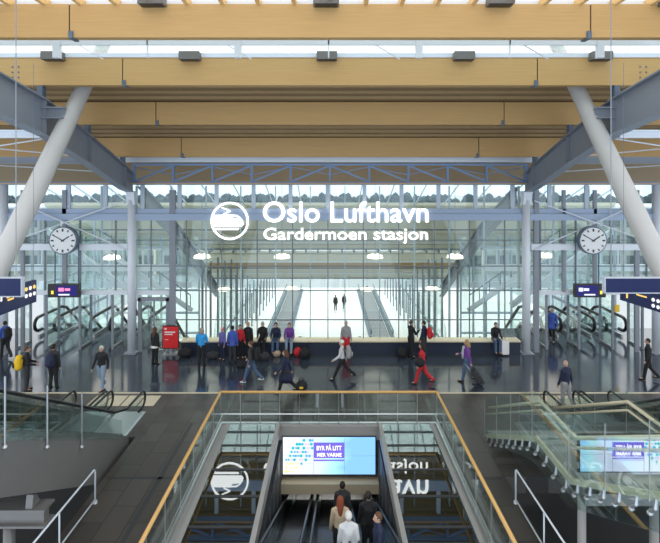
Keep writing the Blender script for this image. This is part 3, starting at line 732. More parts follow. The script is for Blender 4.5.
# fascias and skylight frames
f = MB()
f.box(-3.68, -3.42, 5, 16.2, -.45, .03).box(3.42, 3.68, 5, 16.2, -.45, .03)
f.box(-3.68, 3.68, 15.95, 16.2, -.45, .02)
struct('trim_13', f, 'fascia')
f = MB()
f.box(-1.78, -1.66, 5, 15.95, -.2, .14).box(1.60, 1.72, 5, 15.95, -.2, .14).box(-3.42, -3.3, 5, 15.95, -.1, .13).box(3.3, 3.42, 5, 15.95, -.1, .13)
struct('trim_14', f, 'fascia')
for s, w_ in ((-1, 'left'), (1, 'right')):
    t = thing('glass_skylight', 'level glass roof strip %s of the escalator well mirroring the station sign' % w_, 'skylight', (s * 2.6, 11, -.06))
    a, b_ = (-3.3, -1.78) if s < 0 else (1.72, 3.3)
    ys = [15.95, 14.6, 13.35, 12.2, 11.1, 10.0, 8.9, 7.8, 6.7, 5]
    for y1, y0 in zip(ys, ys[1:]): MB().box(a, b_, y0 + .04, y1 - .04, .09, .11).build('pane', 'skyglass', t)
    bb = MB()
    for y in ys[1:-1]: bb.box(a, b_, y - .04, y + .04, .05, .125)
    bb.build_each('glazing_bar', 'dark', t)
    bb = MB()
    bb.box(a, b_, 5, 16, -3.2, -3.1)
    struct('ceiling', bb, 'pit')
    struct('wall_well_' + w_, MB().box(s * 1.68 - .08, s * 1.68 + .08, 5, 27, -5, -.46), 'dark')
    bb = MB()
    for k in range(12): bb.box(s * 1.59 - .012, s * 1.59 + .012, 6 + k * .95, 6.05 + k * .95, -4.9, -.5)
    struct('trim_%d' % (15 if s < 0 else 16), bb, 'grey_clad')
# header with screen
struct('wall_header', MB().box(-1.6, 1.6, 16.12, 16.4, -2.0, -.02).box(-1.6, 1.6, 16.0, 16.12, -.46, -.02), 'grey_clad')
struct('trim_17', MB().box(-1.6, 1.6, 15.7, 16.4, -2.08, -1.76), 'cream_fascia')  # cream band under the screen in its own plain tone
def screen(x0, x1, z0, z1, Y, lab, mirror=False, es=1.0, part=False):
    t = thing('advert_or_reflection', lab, 'screen', ((x0 + x1) / 2, Y, z0))  # serves the real screen and the added panel for its reflection
    MB().box(x0 - .03, x1 + .03, Y + .015, Y + .1, z0 - .03, z1 + .03).build('frame', 'black', t)
    m = bpy.data.materials.new('screen_image'); m.use_nodes = True; n = m.node_tree; n.nodes.clear()
    o = n.nodes.new('ShaderNodeOutputMaterial'); e = n.nodes.new('ShaderNodeEmission'); e.inputs[1].default_value = es
    tc_ = n.nodes.new('ShaderNodeTexCoord'); sp = n.nodes.new('ShaderNodeSeparateXYZ'); cr = n.nodes.new('ShaderNodeValToRGB')
    ns = n.nodes.new('ShaderNodeTexNoise'); ns.inputs['Scale'].default_value = 1.6
    ad = n.nodes.new('ShaderNodeMath'); ad.operation = 'MULTIPLY_ADD'; ad.inputs[1].default_value = .5
    n.links.new(tc_.outputs['Generated'], ns.inputs[0]); n.links.new(tc_.outputs['Generated'], sp.inputs[0]); n.links.new(ns.outputs[0], ad.inputs[0]); n.links.new(sp.outputs['X'], ad.inputs[2])
    n.links.new(ad.outputs[0], cr.inputs[0]); n.links.new(cr.outputs[0], e.inputs[0]); n.links.new(e.outputs[0], o.inputs[0])
    els = cr.color_ramp.elements
    cols = [(.2, (.70, .78, .84)), (.5, (.66, .70, .90)), (.8, (.60, .66, .86)), (1.0, (.42, .78, .88)), (1.25, (.22, .48, .90))]
    if mirror: cols = [(1.45 - p_, c_) for p_, c_ in cols[::-1]]
    els[0].position = min(1, max(0, cols[0][0] / 1.3)); els[0].color = (*cols[0][1], 1); els[1].position = min(1, cols[-1][0] / 1.3); els[1].color = (*cols[-1][1], 1)
    for p_, c_ in cols[1:-1]: q = els.new(min(1, p_ / 1.3)); q.color = (*c_, 1)
    MB().box(x0, x1, Y, Y + .015, z0, z1).build('display', m, t)
    W, H_ = x1 - x0, z1 - z0
    X = (lambda u: x1 - W * u) if mirror else (lambda u: x0 + W * u)
    def bx(u0, u1, v0, v1, m_, nm_, off=.004):
        p_, q_ = sorted((X(u0), X(u1))); MB().box(p_, q_, Y - off, Y, z0 + H_ * v0, z0 + H_ * v1).build(nm_, m_, t)
    pur = emis('advert_purple', (.16, .12, .58), es)
    bx(.335, .665, .44, .86, pur, 'text_panel'); bx(.335, .665, .36, .40, pur, 'text_panel')
    wt = emis('advert_white', (1, 1, 1), es * 1.1)
    for s_, v0, v1 in (('BYR PÅ LITT', .65, .77), ('MER VARME', .48, .58)):
        if 'Å' in s_: v1 += .04
        p_, q_ = sorted((X(.365 if 'B' in s_[:1] else .37), X(.635)))
        text_mb(s_, p_, q_, z0 + H_ * v0, z0 + H_ * v1, Y - .008, .004, .02, mirror).build_each('letter', wt, t)
    cols_ = [emis('bubble_a', (.02, .42, .50), es), emis('bubble_b', (.10, .35, .75), es), emis('bubble_c', (.55, .80, .85), es), emis('bubble_d', (.85, .80, .35), es), emis('bubble_e', (.62, .52, .68), es)]
    random.seed(5); groups = {}
    for iu in range(11):
        for iv in range(9):
            u = .02 + iu * .030 + (iv % 2) * .015; v = .08 + iv * .105
            d_ = v - (.12 + u * 2.3)
            if abs(d_) > .34 or u > .325 or random.random() < .12: continue
            kk = 3 if v < .38 and u < .17 else random.choice((0, 0, 1, 0, 2, 4))
            groups.setdefault(kk, []).append((u + random.uniform(-.004, .004), v, random.choice((.036, .044, .05)) * .62))
    for kk, lst in groups.items():
        b = MB()
        for i, (u, v, r_) in enumerate(lst):
            cc = (X(u), z0 + H_ * v); rad = r_ * H_ * 1.3
            if z0 + H_ * v - rad > z0 and z0 + H_ * v + rad < z1: b.disc(cc, rad, Y - .003 - i * .0002 - kk * .001, Y - .0005, 14)
        b.build_each('bubble', cols_[kk], t)
    b = MB()
    for u in (1 / 3, 2 / 3): b.box(X(u) - .004, X(u) + .004, Y - .003, Y, z0, z1)
    b.box(x0, x1, Y - .003, Y, z0 + H_ * .5 - .003, z0 + H_ * .5 + .003)
    b.build('seam', 'frame_pale', t)
    return t
YA = 16.0
a = P(281, 474, YA - .08); b_ = P(375, 437, YA - .08)
screen(-1.56, 1.5, a.z, b_.z, YA - .1, 'bright advert screen with bubbles and purple text panel over the escalator well')

# low rails beside the openings
for x, w_ in ((-5.92, 'left'), (4.68, 'right')):
    t = thing('barrier_rail', 'low tubular steel barrier standing on the slate floor at the lower %s' % w_, 'barrier', (x, 11, 0))
    MB().tube([(x, 12.1, .06), (x, 12.1, .82), (x, 12.05, .87), (x, 6.5, .87)], .022, 8).build('top_rail', 'steel_light', t, smooth=True)
    MB().tube([(x, 12.1, .1), (x, 6.5, .1)], .02, 8).build('bottom_rail', 'steel_light', t, smooth=True)
    b = MB()
    for k in range(4): b.tube([(x, 10.5 - k * 1.3, 0), (x, 10.5 - k * 1.3, .87)], .018, 8)
    b.tube([(x, 12.1, 0), (x, 12.1, .06)], .05, 10)
    b.build_each('post', 'steel_light', t)

# left guard glass on escalator side + support beam
t = thing('escalator_guard', 'glass guard with thin steel posts along the left escalator side', 'guard rail', (-6.3, 11, 1.5))
def ze(Y): return .541 * (15.1 - Y)
for Y in (9.35, 10.75, 12.25):
    z = ze(Y) - .2
    MB().tube([(-6.33, Y, z), (-6.33, Y, z + 1.38)], .02, 8).build('post', 'chrome', t)
    MB().ball((-6.34, Y, z), .055, 10).build('fixing', 'chrome', t)
MB().px([(8.2, ze(8.2) - .1), (14.6, ze(14.6) + .02), (14.6, ze(14.6) + .6), (8.2, ze(8.2) + .85)], -6.345, -6.33).build('pane', 'guard', t)
t = thing('escalator_support', 'grey steel beam on a post carrying the left escalator at the bottom edge', 'support', (-7, 9.9, -.0))
MB().box(-9.3, -6.32, 10.6, 10.8, .55, .85).build('cross_beam', 'grey_clad', t)
MB().box(-9.3, -6.25, 10.5, 10.9, .85, .9).build('flange', 'grey_clad', t)
MB().box(-9.3, -6.25, 10.5, 10.9, .5, .55).build('flange', 'grey_clad', t)
MB().tube([(-7.15, 10.7, -5), (-7.15, 10.7, .5)], .12, 16).build('post', 'grey_clad', t, smooth=True)
MB().px([(10.55, .9), (10.85, .9), (10.75, 1.1), (10.6, 1.18)], -6.7, -6.55).build('gusset', 'grey_clad', t)

# ================================================================ GLASS STAIR (right)
X0, X1 = 5.0, 7.3
t = thing('glass_staircase', 'glass sided staircase with pale handrails and metal tread brackets at the lower right', 'staircase', ((X0 + X1) / 2, 15.4, 0))
prof = [(15.4, 0.0), (11.6, 1.9), (9.94, 1.9), (5.2, 4.4)]
def zs(Y):
    for (a, za), (b, zb) in zip(prof, prof[1:]):
        if b <= Y <= a: return za + (zb - za) * (a - Y) / (a - b)
    return 0
b = MB()
n1 = 12
for k in range(n1):
    ya = 15.4 - 3.8 * k / n1; z = 1.9 * (k + 1) / n1; b.box(X0 + .05, X1 - .05, ya - .36, ya, z - .05, z)
b.box(X0 + .05, X1 - .05, 9.94, 11.6, 1.85, 1.9)
n2 = 15
for k in range(n2):
    ya = 9.94 - 4.74 * k / n2; z = 1.9 + 2.5 * (k + 1) / n2; b.box(X0 + .05, X1 - .05, ya - .36, ya, z - .05, z)
b.build_each('tread', 'tread', t)
for i, x in enumerate((X0, X1)):
    MB().px([(y, z + .06) for y, z in prof] + [(y, z - .08) for y, z in prof[::-1]], x - .03, x + .03).build('stringer', 'cream', t)
    MB().px([(y, z + 1.15) for y, z in prof] + [(y, z - (.12 if y > 15 else .55)) for y, z in prof[::-1]], x - .067, x - .055).build('glass_balustrade', 'stairglass', t)
    for dz in (.88, .68):
        MB().tube([(x + (.1 if i == 0 else -.1), y, z + dz) for y, z in prof], .042 if dz > .8 else .03, 8).build('handrail', 'cream', t, smooth=True)
    for k in range(22):
        Y = 15.1 - k * .46; z = zs(Y)
        if Y < 5.6: break
        bb = MB(); bb.tube([(x - .05, Y, z - .04), (x - .07, Y, z - .2), (x - .07, Y + .12, z - .32)], [.02, .028, .035], 6); bb.ball((x - .07, Y + .12, z - .34), .045, 8)
        bb.build('tread_bracket', 'chrome', t)
b = MB()
for Y in (15.3, 14.2, 13.1, 11.7, 9.9, 8.6, 7.4):
    z = zs(Y)
    for x in (X0, X1): b.bar((x - .03, Y, z + .68), (x + (.1 if x == X0 else -.1), Y, z + .68), .03).bar((x - .075, Y, z - .1), (x - .075, Y, z + 1.15), .012)
b.build_each('rail_fixing', 'chrome', t)
for x, Y in ((5.35, 10.2), (6.55, 9.7)):
    MB().tube([(x, Y, -5), (x, Y, 1.84)], .085, 14).build('support_post', 'fascia', t, smooth=True)
MB().box(X0 + .1, X1 - .1, 9.6, 9.8, 1.6, 1.84).build('cross_beam', 'grey_clad', t)
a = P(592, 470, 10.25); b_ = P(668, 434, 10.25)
tt = screen(5.22, 7.2, 2.05, 2.77, 10.0, 'added pale panel standing in for the advert reflection in the stair glass, back to front', mirror=True, es=.8)  # reflection in the stair glass built as an added mirrored emissive panel
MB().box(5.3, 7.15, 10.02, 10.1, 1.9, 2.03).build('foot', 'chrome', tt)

# ================================================================ PEOPLE
def cm(name, col, r=.8): return mat(name, col, r, noise=.12, nscale=9)
SK = mat('skin', (.55, .34, .25), .55); EYE = mat('eye_dark', (.03, .02, .02), .3)
CL = {k: cm('cloth_' + k, c) for k, c in dict(black=(.012, .012, .015), charcoal=(.035, .035, .04), navy=(.014, .02, .055), jeans=(.07, .12, .22), jeans_pale=(.22, .30, .40),
      blue=(.03, .33, .75), royal=(.05, .10, .42), purple=(.16, .05, .28), red=(.55, .02, .03), grey=(.30, .30, .31), pale=(.58, .58, .60), cream=(.50, .38, .26), pink=(.75, .25, .30),
      pattern=(.16, .14, .42), yellow=(.80, .50, .02), white=(.75, .75, .75), fur=(.34, .30, .26)).items()}
HR = {k: cm('hair_' + k, c) for k, c in dict(dark=(.02, .014, .01), brown=(.10, .045, .02), grey=(.35, .34, .33), white=(.62, .60, .57), blond=(.38, .24, .10), red=(.22, .05, .02)).items()}
def remeshed(mb, vox, smooth_it=3):
    me = bpy.data.meshes.new('r'); bmesh.ops.recalc_face_normals(mb.bm, faces=mb.bm.faces); mb.bm.to_mesh(me); mb.bm.free()
    o = bpy.data.objects.new('r', me)
    md = o.modifiers.new('r', 'REMESH'); md.mode = 'VOXEL'; md.voxel_size = vox
    sm = o.modifiers.new('s', 'SMOOTH'); sm.iterations = smooth_it; sm.factor = .5
    r = evaluated_mesh(o); bpy.data.meshes.remove(me)
    return r
def limb(mb, pts, rs, n=12):
    for (a, ra), (b, rb) in zip(zip(pts, rs), list(zip(pts, rs))[1:]):
        mb.tube([a, b], [ra, rb], n); mb.ball(a, ra * .99, n); mb.ball(b, rb * .99, n)
def person(label, loc, rz, h=1.74, top='black', legs='jeans', hair='dark', pose='stand', stride=22, arms=((8, 10), (-6, 12)), coat=0, hairlen=0, hood=None, hat=None,
           shoes='black', lean=0, slim=1.0, hem=None, headturn=0, group=None):
    t = thing('person', label, 'person', loc, rz, group=group); s = h / 1.74
    V = lambda x, y, z: Vector((x * s, y * s, z * s))
    sit = pose == 'sit'; pz = .70 if sit else (.93 - (.03 if pose == 'walk' else 0))
    Rx = lambda v, a: Matrix.Rotation(R(a), 3, 'X') @ v
    up = lambda z, y=0: V(0, 0, pz) + Rx(V(0, y, z - .93), -lean)
    chest, neck, head = up(1.28), up(1.46), up(1.615, .015)
    J = {}
    for i, sd in enumerate((-1, 1)):
        hip = V(sd * .09, 0, pz - .02)
        if sit:
            knee = V(sd * .12, .42, .67); ank = V(sd * .11, .45 - .04 * i, .19)
        else:
            a = (stride if i == 0 else -stride) if pose == 'walk' else (2 if i == 0 else -2)
            kb = 5 if a > 0 else (28 if pose == 'walk' else 0)
            knee = hip + Rx(V(0, 0, -.42), a); ank = knee + Rx(V(0, 0, -.42), a - kb)
            if pose == 'stand': ank.z = .085 * s; knee.z = .49 * s; ank.x = sd * .12 * s
        sh = up(1.385) + V(sd * .165 * slim, 0, 0)
        p, e = arms[i]
        ab = Vector((sd * .16, 0, 0))
        el = sh + (Rx(V(0, 0, -.29), p) + ab * .29 * s); wr = el + (Rx(V(0, 0, -.25), p + e) + Vector((-sd * .02 if e > 40 else sd * .02, 0, 0)) * s)
        J[sd] = (hip, knee, ank, sh, el, wr)
    if pose == 'walk':
        low = min(J[-1][2].z, J[1][2].z) - .085 * s
        t.location.z -= low if abs(low) < .3 else 0
    # body: one continuous mesh
    b = MB()
    limb(b, [up(.95), chest, up(1.36)], [.10 * s, .095 * s, .07 * s]); limb(b, [up(1.38), neck, head + V(0, -.01, -.05)], [.06 * s, .052 * s, .055 * s])
    b.ball(head, (.074 * s, .092 * s, .112 * s), 16); b.ball(head + V(0, .03, -.065), (.05 * s, .06 * s, .05 * s), 12)
    b.tube([head + V(0, .085, .01), head + V(0, .112, -.03)], [.012 * s, .02 * s], 8); b.ball(head + V(0, .108, -.03), .018 * s, 8)
    b.ball(head + V(0, .088, -.062), (.026 * s, .014 * s, .01 * s), 8)
    for sd in (-1, 1): b.ball(head + V(sd * .077, -.005, -.01), (.014 * s, .024 * s, .034 * s), 8)
    for sd in (-1, 1):
        hip, knee, ank, sh, el, wr = J[sd]
        limb(b, [up(.97), hip, knee, ank], [.10 * s, .085 * s, .055 * s, .042 * s])
        toe = ank + Vector((0, .15 * s, -.045 * s)); limb(b, [ank, toe], [.042 * s, .03 * s])
        limb(b, [chest + V(0, 0, .06), sh, el, wr], [.06 * s, .055 * s, .043 * s, .03 * s])
        d = (wr - el).normalized(); side = Vector((1, 0, 0)); fw = d.cross(side).normalized()
        palm = wr + d * .05 * s; limb(b, [wr, palm], [.028 * s, .032 * s])
        for k, ln in enumerate((.062, .072, .068, .052)):
            r0 = palm + d * .025 * s + fw * (k - 1.5) * .019 * s
            mid = r0 + d * ln * .5 * s; tip = mid + (d * .8 - side * sd * .5).normalized() * ln * .5 * s
            limb(b, [palm + fw * (k - 1.5) * .015 * s, r0, mid, tip], [.012 * s, .0105 * s, .0095 * s, .008 * s], 8)
        th = palm - d * .02 * s - fw * .03 * s * 1; limb(b, [wr + d * .015 * s, th, th + (d - fw * .6).normalized() * .045 * s], [.016 * s, .012 * s, .009 * s], 8)
    body = link('body', remeshed(b, .0115), SK, t, True)
    b = MB()
    for sd in (-1, 1): b.ball(head + V(sd * .03, .083, .012), .010 * s, 8)
    b2 = b; b2.build('eyes', EYE, t, world=False)
    # trousers
    b = MB()
    for sd in (-1, 1):
        hip, knee, ank, *_ = J[sd]
        limb(b, [up(1.0), hip, (hip + knee) / 2, knee, (knee + ank) / 2, ank + V(0, 0, .01)], [x * s for x in (.125, .112, .095, .075, .068, .064)])
    link('trousers', remeshed(b, .018), CL[legs], t, True)
    for sd in (-1, 1):
        ank = J[sd][2]; b = MB(); limb(b, [ank + V(0, -.03, -.03), ank + V(0, .08, -.045), ank + V(0, .17, -.055)], [.05 * s, .046 * s, .034 * s], 10)
        link('shoe', remeshed(b, .014, 2), CL[shoes], t, True)
    # jacket
    b = MB(); w_ = slim
    limb(b, [up(.97), up(1.12), chest, up(1.36)], [.13 * s, .128 * s, .14 * s, .105 * s])
    for sd in (-1, 1):
        hip, knee, ank, sh, el, wr = J[sd]
        limb(b, [up(.97) + V(sd * .055 * w_, 0, 0), up(1.1) + V(sd * .045 * w_, 0, 0), up(1.32) + V(sd * .045 * w_, 0, 0), sh], [.105 * s, .10 * s, .095 * s, .062 * s])
        limb(b, [sh, el, wr], [.064 * s, .055 * s, .045 * s]); limb(b, [up(1.46) + V(sd * .03, 0, 0), sh], [.06 * s, .055 * s])
    limb(b, [up(1.40), up(1.475)], [.085 * s, .072 * s])
    link('jacket', remeshed(b, .016), CL[top], t, True)
    if coat:
        b = MB(); n = 20; z0 = .95; rings = []
        hips = [(1.02, .15, .13), (.9, .18, .155), (max(.45, .93 - coat * .5), .19, .18), (.93 - coat, .205, .21)]
        for z, rx, ry in hips:
            rings.append([b.bm.verts.new(V(rx * math.cos(2 * math.pi * k / n) * (1 + .04 * math.cos(5 * k)), ry * (1 + .35 * (z < .8) * (pose == 'walk')) * math.sin(2 * math.pi * k / n), z - .93) + V(0, 0, pz)) for k in range(n)])
        for q, r_ in zip(rings, rings[1:]):
            for k in range(n): b.bm.faces.new((q[k], q[(k + 1) % n], r_[(k + 1) % n], r_[k]))
        b.bm.faces.new(rings[-1]); b.build('coat_skirt', CL[top], t, True, world=False)
    if hem:
        b = MB(); b.tube([up(.80), up(.88)], [.20 * s, .19 * s], 18); b.build('hem_band', CL[hem], t, True, world=False)
    # hair / hood / hat
    if hair is None: return t
    b = MB(); hc = head + V(0, -.018, .022)
    b.ball(hc, (.086 * s, .098 * s, .108 * s), 16)
    if hairlen:
        limb(b, [head + V(0, -.06, 0), head + V(0, -.09, -.14), head + V(0, -.10, -.14 - hairlen)], [.07 * s, .075 * s, .045 * s])
        for sd in (-1, 1): limb(b, [head + V(sd * .06, -.02, .02), head + V(sd * .075, -.03, -.12)], [.035 * s, .03 * s])
    me = remeshed(b, .013, 1)
    bm = bmesh.new(); bm.from_mesh(me)                     # clear the face
    cut = [v for v in bm.verts if v.co.y > (head.y + .045 * s) and v.co.z < head.z + .055 * s]
    bmesh.ops.delete(bm, geom=cut, context='VERTS'); bm.to_mesh(me); bm.free()
    link('hair', me, HR[hair], t, True)
    if hood:
        b = MB(); b.tube([head + V(0, -.02, -.12), head + V(0, -.05, -.02), head + V(0, -.05, .07), head + V(0, -.03, .13)], [.12 * s, .135 * s, .11 * s, .04 * s], 16)
        link('hood', remeshed(b, .016), CL[hood], t, True)
    if hat:
        b = MB(); b.tube([head + V(0, -.01, .025), head + V(0, -.015, .09), head + V(0, -.02, .14)], [.098 * s, .093 * s, .045 * s], 16)
        link('hat', remeshed(b, .014), CL[hat], t, True)
    return t
def at(t, x, y, z):      # point in a person's frame -> world
    return Vector(t.location) + Matrix.Rotation(t.rotation_euler.z, 3, 'Z') @ Vector((x, y, z))
def backpack(t, col, label, side=0, z=1.2, pocket=None, sc=1.0, cat='backpack'):
    c = at(t, side, -.28, z); r = thing('backpack', label, cat, (c.x, c.y, c.z - .25), t.rotation_euler.z)
    b = MB(); limb(b, [(0, 0, .07), (0, .01, .25), (0, .02, .42)], [.12 * sc, .14 * sc, .105 * sc]); limb(b, [(-.08, 0, .1), (-.07, 0, .38)], [.1 * sc, .09 * sc]); limb(b, [(.08, 0, .1), (.07, 0, .38)], [.1 * sc, .09 * sc])
    link('bag_body', remeshed(b, .018), CL[col], r, True)
    b = MB(); b.ball((0, -.13 * sc, .16), (.1, .05, .11), 12); b.build('pocket', CL[pocket or col], r, True, world=False)
    for sx in (-.09, .09):
        b = MB(); b.tube([(sx, .08, .42), (sx, .2, .40), (sx, .13, .12)], .018, 6); b.build('strap', CL['black'], r, True, world=False)
    return r
def suitcase(c, rz, col, label, tilt=0, h=.62):
    r = thing('suitcase', label, 'suitcase', c, rz)
    r.rotation_euler = (R(tilt), 0, rz)
    MB().box(-.21, .21, -.12, .12, .06, h).build('case', CL[col], r, bevel=.035, world=False)
    b = MB()
    for z in (.2, .32, .44): b.box(-.18, .18, -.128, -.118, z, z + .015)
    b.build('ribs', CL[col], r, world=False)
    for sx in (-.15, .15):
        for sy in (-.08, .08):
            MB().tube([(sx - .015, sy, .03), (sx + .015, sy, .03)], .03, 10).build('wheel', 'black', r, world=False)
    MB().tube([(-.1, .1, h), (-.1, .1, h + .38), (.1, .1, h + .38), (.1, .1, h)], .011, 6).build('pull_handle', 'chrome', r, world=False)
    return r
def duffel(c, rz, col, label, l=.5, r_=.16, name='bag', strap=True):
    t = thing(name, label, 'bag', c, rz); b = MB()
    limb(b, [(-l / 2 + r_, 0, r_), (l / 2 - r_, 0, r_ * 1.02)], [r_, r_ * .97], 14); limb(b, [(0, 0, r_ * .9), (0, .02, r_ * 1.3)], [r_ * 1.05, r_ * .9])
    link('bag_body', remeshed(b, .02), CL[col], t, True)
    if strap: MB().tube([(-l * .25, 0, r_ * 1.8), (-l * .12, 0, r_ * 2.6), (l * .12, 0, r_ * 2.6), (l * .25, 0, r_ * 1.8)], .014, 6).build('handle', CL['black'], t, True, world=False)
    return t
A, Rt, Lf, Tw = 0, -90, 90, 180              # facing: away, right, left, toward the camera
# -- left side
p = person('person in blue jacket walking in from the left edge beside the glass doors', G(5, 358.5), R(60), top='royal', legs='black', pose='walk', stride=12)
backpack(p, 'black', 'black backpack worn by the blue-jacketed person at the left edge')
p = person('person in black jacket with a large yellow bag on the back, standing at left', G(27, 390.5), R(-60), top='black', legs='charcoal', hair='brown', arms=((10, 60), (10, 60)))
backpack(p, 'yellow', 'large bright yellow backpack with black straps', pocket='black', sc=1.25, z=1.15)
p = person('person seen from behind with a blue-grey backpack, second in from the yellow bag', G(53.5, 388.5), R(8), h=1.76, top='charcoal', legs='black', hair='dark')
backpack(p, 'navy', 'dark blue backpack on the standing person near the left escalator foot', sc=1.15)
person('white-haired person in black jacket and pale jeans walking toward the camera', G(101.5, 390), R(172), top='black', legs='jeans_pale', hair='white', pose='walk', stride=9, arms=((-12, 25), (14, 15)), slim=1.15)
person('person with long brown hair and black coat with a white hem beside the red stand', G(155, 364.5), R(-20), h=1.68, top='black', legs='black', hair='brown', hairlen=.2, hem='white')
person('person in bright blue jacket with fur hood, seen from behind near the bench', G(201.5, 366.5), R(0), h=1.72, top='blue', legs='black', hair='brown', hood='fur', slim=1.15, arms=((12, 50), (12, 50)))
person('person in pink hat and violet patterned jacket at left end of bench group', G(222.5, 360), R(150), h=1.5, top='pattern', legs='navy', hair='dark', hat='pink')
person('person in violet-blue coat standing in front of the red-clad one by the bench', G(232.5, 362), R(10), h=1.66, top='royal', legs='charcoal', hair='dark', coat=.12)
person('person in red jacket standing behind the violet-blue coat by the bench', G(240, 358.5), R(200), h=1.58, top='red', legs='black', hair='dark')
person('person in black standing close to the bench between red jacket and walking man', G(248, 358), R(180), h=1.68, top='black', legs='black', hair='blond')
p = person('person in dark jacket and jeans striding left in front of the bench group', G(251, 383), R(75), h=1.74, top='charcoal', legs='jeans', hair='brown', pose='walk', stride=20, arms=((-18, 30), (16, 25)), shoes='pale')
backpack(p, 'black', 'black backpack on the dark-jacketed walker in front of the bench group', sc=1.1)
def sitter(px_, label, z=0, **k): return person(label, Vector(((px_ - CX) * 22.95 / F, 23.0, 0)), R(180), pose='sit', arms=((25, 50), (25, 50)), **k)
sitter(262.5, 'person in black seated on the bench, leftmost of the seated trio', top='black', legs='black', hair='grey')
sitter(276, 'person in dark blue jacket seated on the bench, in the middle of the seated trio', top='navy', legs='jeans', hair='dark', lean=10)
sitter(289.5, 'person in purple top and pale jeans seated on the bench, rightmost of the trio', top='purple', legs='jeans_pale', hair='brown', lean=12)
for i, (px_, py_, l, r_, col, lab) in enumerate(((185, 357, .7, .2, 'black', 'large black bag on the floor left of the blue jacket'), (213, 359, .6, .17, 'charcoal', 'black bag on the floor just right of the blue jacket'),
        (243, 368, .5, .16, 'black', 'black bag on the floor below the red jacket'), (265, 360, .5, .17, 'charcoal', 'dark bag at the feet of the leftmost seated person'),
        (277, 356.5, .4, .14, 'cream', 'small beige bag at the feet of the middle seated person'), (298, 356, .45, .19, 'red', 'dark red bag right of the seated trio'),
        (305, 358, .6, .23, 'black', 'big black holdall right of the seated trio, in front of the red bag'), (402, 357, .5, .22, 'black', 'tall black bag beside the two people standing at the bench'))):
    duffel(G(px_, py_), R(10 * i), col, lab, l, r_)
p = person('person in long dark navy coat walking left, pulling a bag', G(285.5, 394), R(82), h=1.74, top='navy', legs='black', hair='brown', pose='walk', stride=20, coat=.42, arms=((18, 30), (-22, 8)), hairlen=.05)
b_ = duffel(G(301.5, 391), R(5), 'black', 'round black wheeled bag with yellow badge pulled by the navy coat', .5, .19, name='wheeled_bag')
MB().ball((-.02, -.19, .2), (.09, .02, .05), 10).build('badge', CL['yellow'], b_, world=False)
for sx in (-.12, .12): MB().tube([(sx, -.08, .03), (sx, .08, .03)], .03, 10).build('wheel', 'black', b_, world=False)
p = person('person in pale grey jacket and black trousers striding left across the hall', G(342, 380), R(82), h=1.7, top='pale', legs='black', hair='blond', pose='walk', stride=26, arms=((20, 35), (-22, 15)), hat='white')
backpack(p, 'grey', 'light grey backpack on the striding person in pale jacket')
person('person in grey top and red trousers standing against the bench behind the pale walker', G(346, 357), R(190), h=1.7, top='grey', legs='red', hair='grey')
person('person in black standing with arms raised at the bench, left of the red backpack', G(411, 357.5), R(-60), h=1.74, top='black', legs='black', hair='brown', arms=((25, 100), (25, 100)))
p = person('person in dark blue standing at the bench wearing a red backpack', G(424, 357.5), R(60), h=1.72, top='navy', legs='charcoal', hair='dark')
backpack(p, 'red', 'red and dark backpack of the person standing at the bench')
p = person('person in red jacket and red trousers walking right with a black shoulder bag', G(422, 384.5), R(70), h=1.7, top='red', legs='red', hair='dark', pose='walk', stride=20, hairlen=.08)
c = at(p, -.22, .05, .78); duffel(c, p.rotation_euler.z + R(80), 'black', 'black shoulder bag carried by the person in red', .44, .17, name='shoulder_bag')
p = person('person in purple jacket, grey top and jeans walking left with a suitcase', G(467, 381.5), R(70), h=1.72, top='purple', legs='jeans', hair='blond', pose='walk', stride=14, arms=((-22, 8), (20, 55)), hairlen=.04)
c = at(p, .02, .19, 1.0); t_ = thing('scarf', 'pale grey scarf hanging on the front of the purple jacket', 'scarf', c, p.rotation_euler.z)
b = MB(); limb(b, [(0, -.06, .36), (0, -.03, .15), (0.02, -.02, -.1)], [.06, .06, .04]); link('scarf_fabric', remeshed(b, .015), CL['pale'], t_, True)
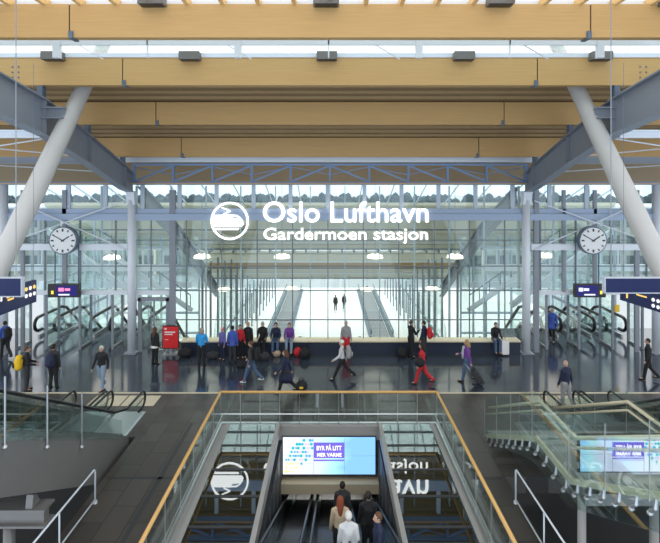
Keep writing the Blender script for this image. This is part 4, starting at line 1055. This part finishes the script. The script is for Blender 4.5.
suitcase(G(482, 384) + Vector((0, 0, .03)), R(80), 'charcoal', 'tilted dark grey suitcase pulled by the purple jacket', tilt=-35)
sitter(495.5, 'person in black with jeans seated alone at the right end of the bench', top='black', legs='jeans', hair='dark', lean=8)
suitcase(G(504, 355.5), R(5), 'white', 'white upright suitcase beside the lone seated person', h=.72)
person('person in blue padded coat coming through the right glass doors', Vector(((552 - CX) * 24.6 / F, 24.6, 0)), R(150), h=1.74, top='royal', legs='black', hair='grey', pose='walk', stride=10, coat=.2, slim=1.1)
person('bald person in dark blue jumper and grey trousers at the foot of the right escalators', G(566, 409), R(20), h=1.74, top='navy', legs='grey', hair=None, pose='walk', stride=8)
person('person all in black walking left near the right edge of the hall', G(648, 380), R(65), h=1.72, top='black', legs='black', hair='dark', pose='walk', stride=13)
# -- people on the lower platform, beyond the glass
person('left grey silhouette of two people on the bright lower floor', Vector((.62, 54, -6)), R(0), top='charcoal', legs='charcoal', pose='walk', stride=10)
person('right grey silhouette of two people on the bright lower floor', Vector((1.6, 54.5, -6)), R(0), top='charcoal', legs='charcoal', pose='walk', stride=12)
# -- people on the escalator going down in the central well
def zesc(Y): return max(-5, min(0, -5 * (Y - 9.0) / (19.6 - 9.0)))
person('person with long reddish hair and cream jacket riding the escalator down', Vector((.25, 11.7, zesc(11.7) + .02)), R(0), h=1.7, top='cream', legs='black', hair='red', hairlen=.2)
person('person in black riding down beside the cream jacket', Vector((.98, 12.3, zesc(12.3) + .02)), R(0), h=1.72, top='black', legs='black', hair='dark')
person('dark-haired person farthest down the escalator below the screen', Vector((.36, 13.9, zesc(13.9) + .02)), R(0), h=1.74, top='charcoal', legs='black', hair='dark')
person('white-haired person in pale jacket at the bottom edge, top of the escalator', Vector((.40, 10.3, zesc(10.3) + .02)), R(0), h=1.62, top='pale', legs='charcoal', hair='white')
person('short-haired person in navy jacket at the bottom edge beside the white-haired one', Vector((1.04, 10.3, zesc(10.3) + .02)), R(100), h=1.6, top='navy', legs='black', hair='brown')

bpy.data.scenes.remove(TMP)
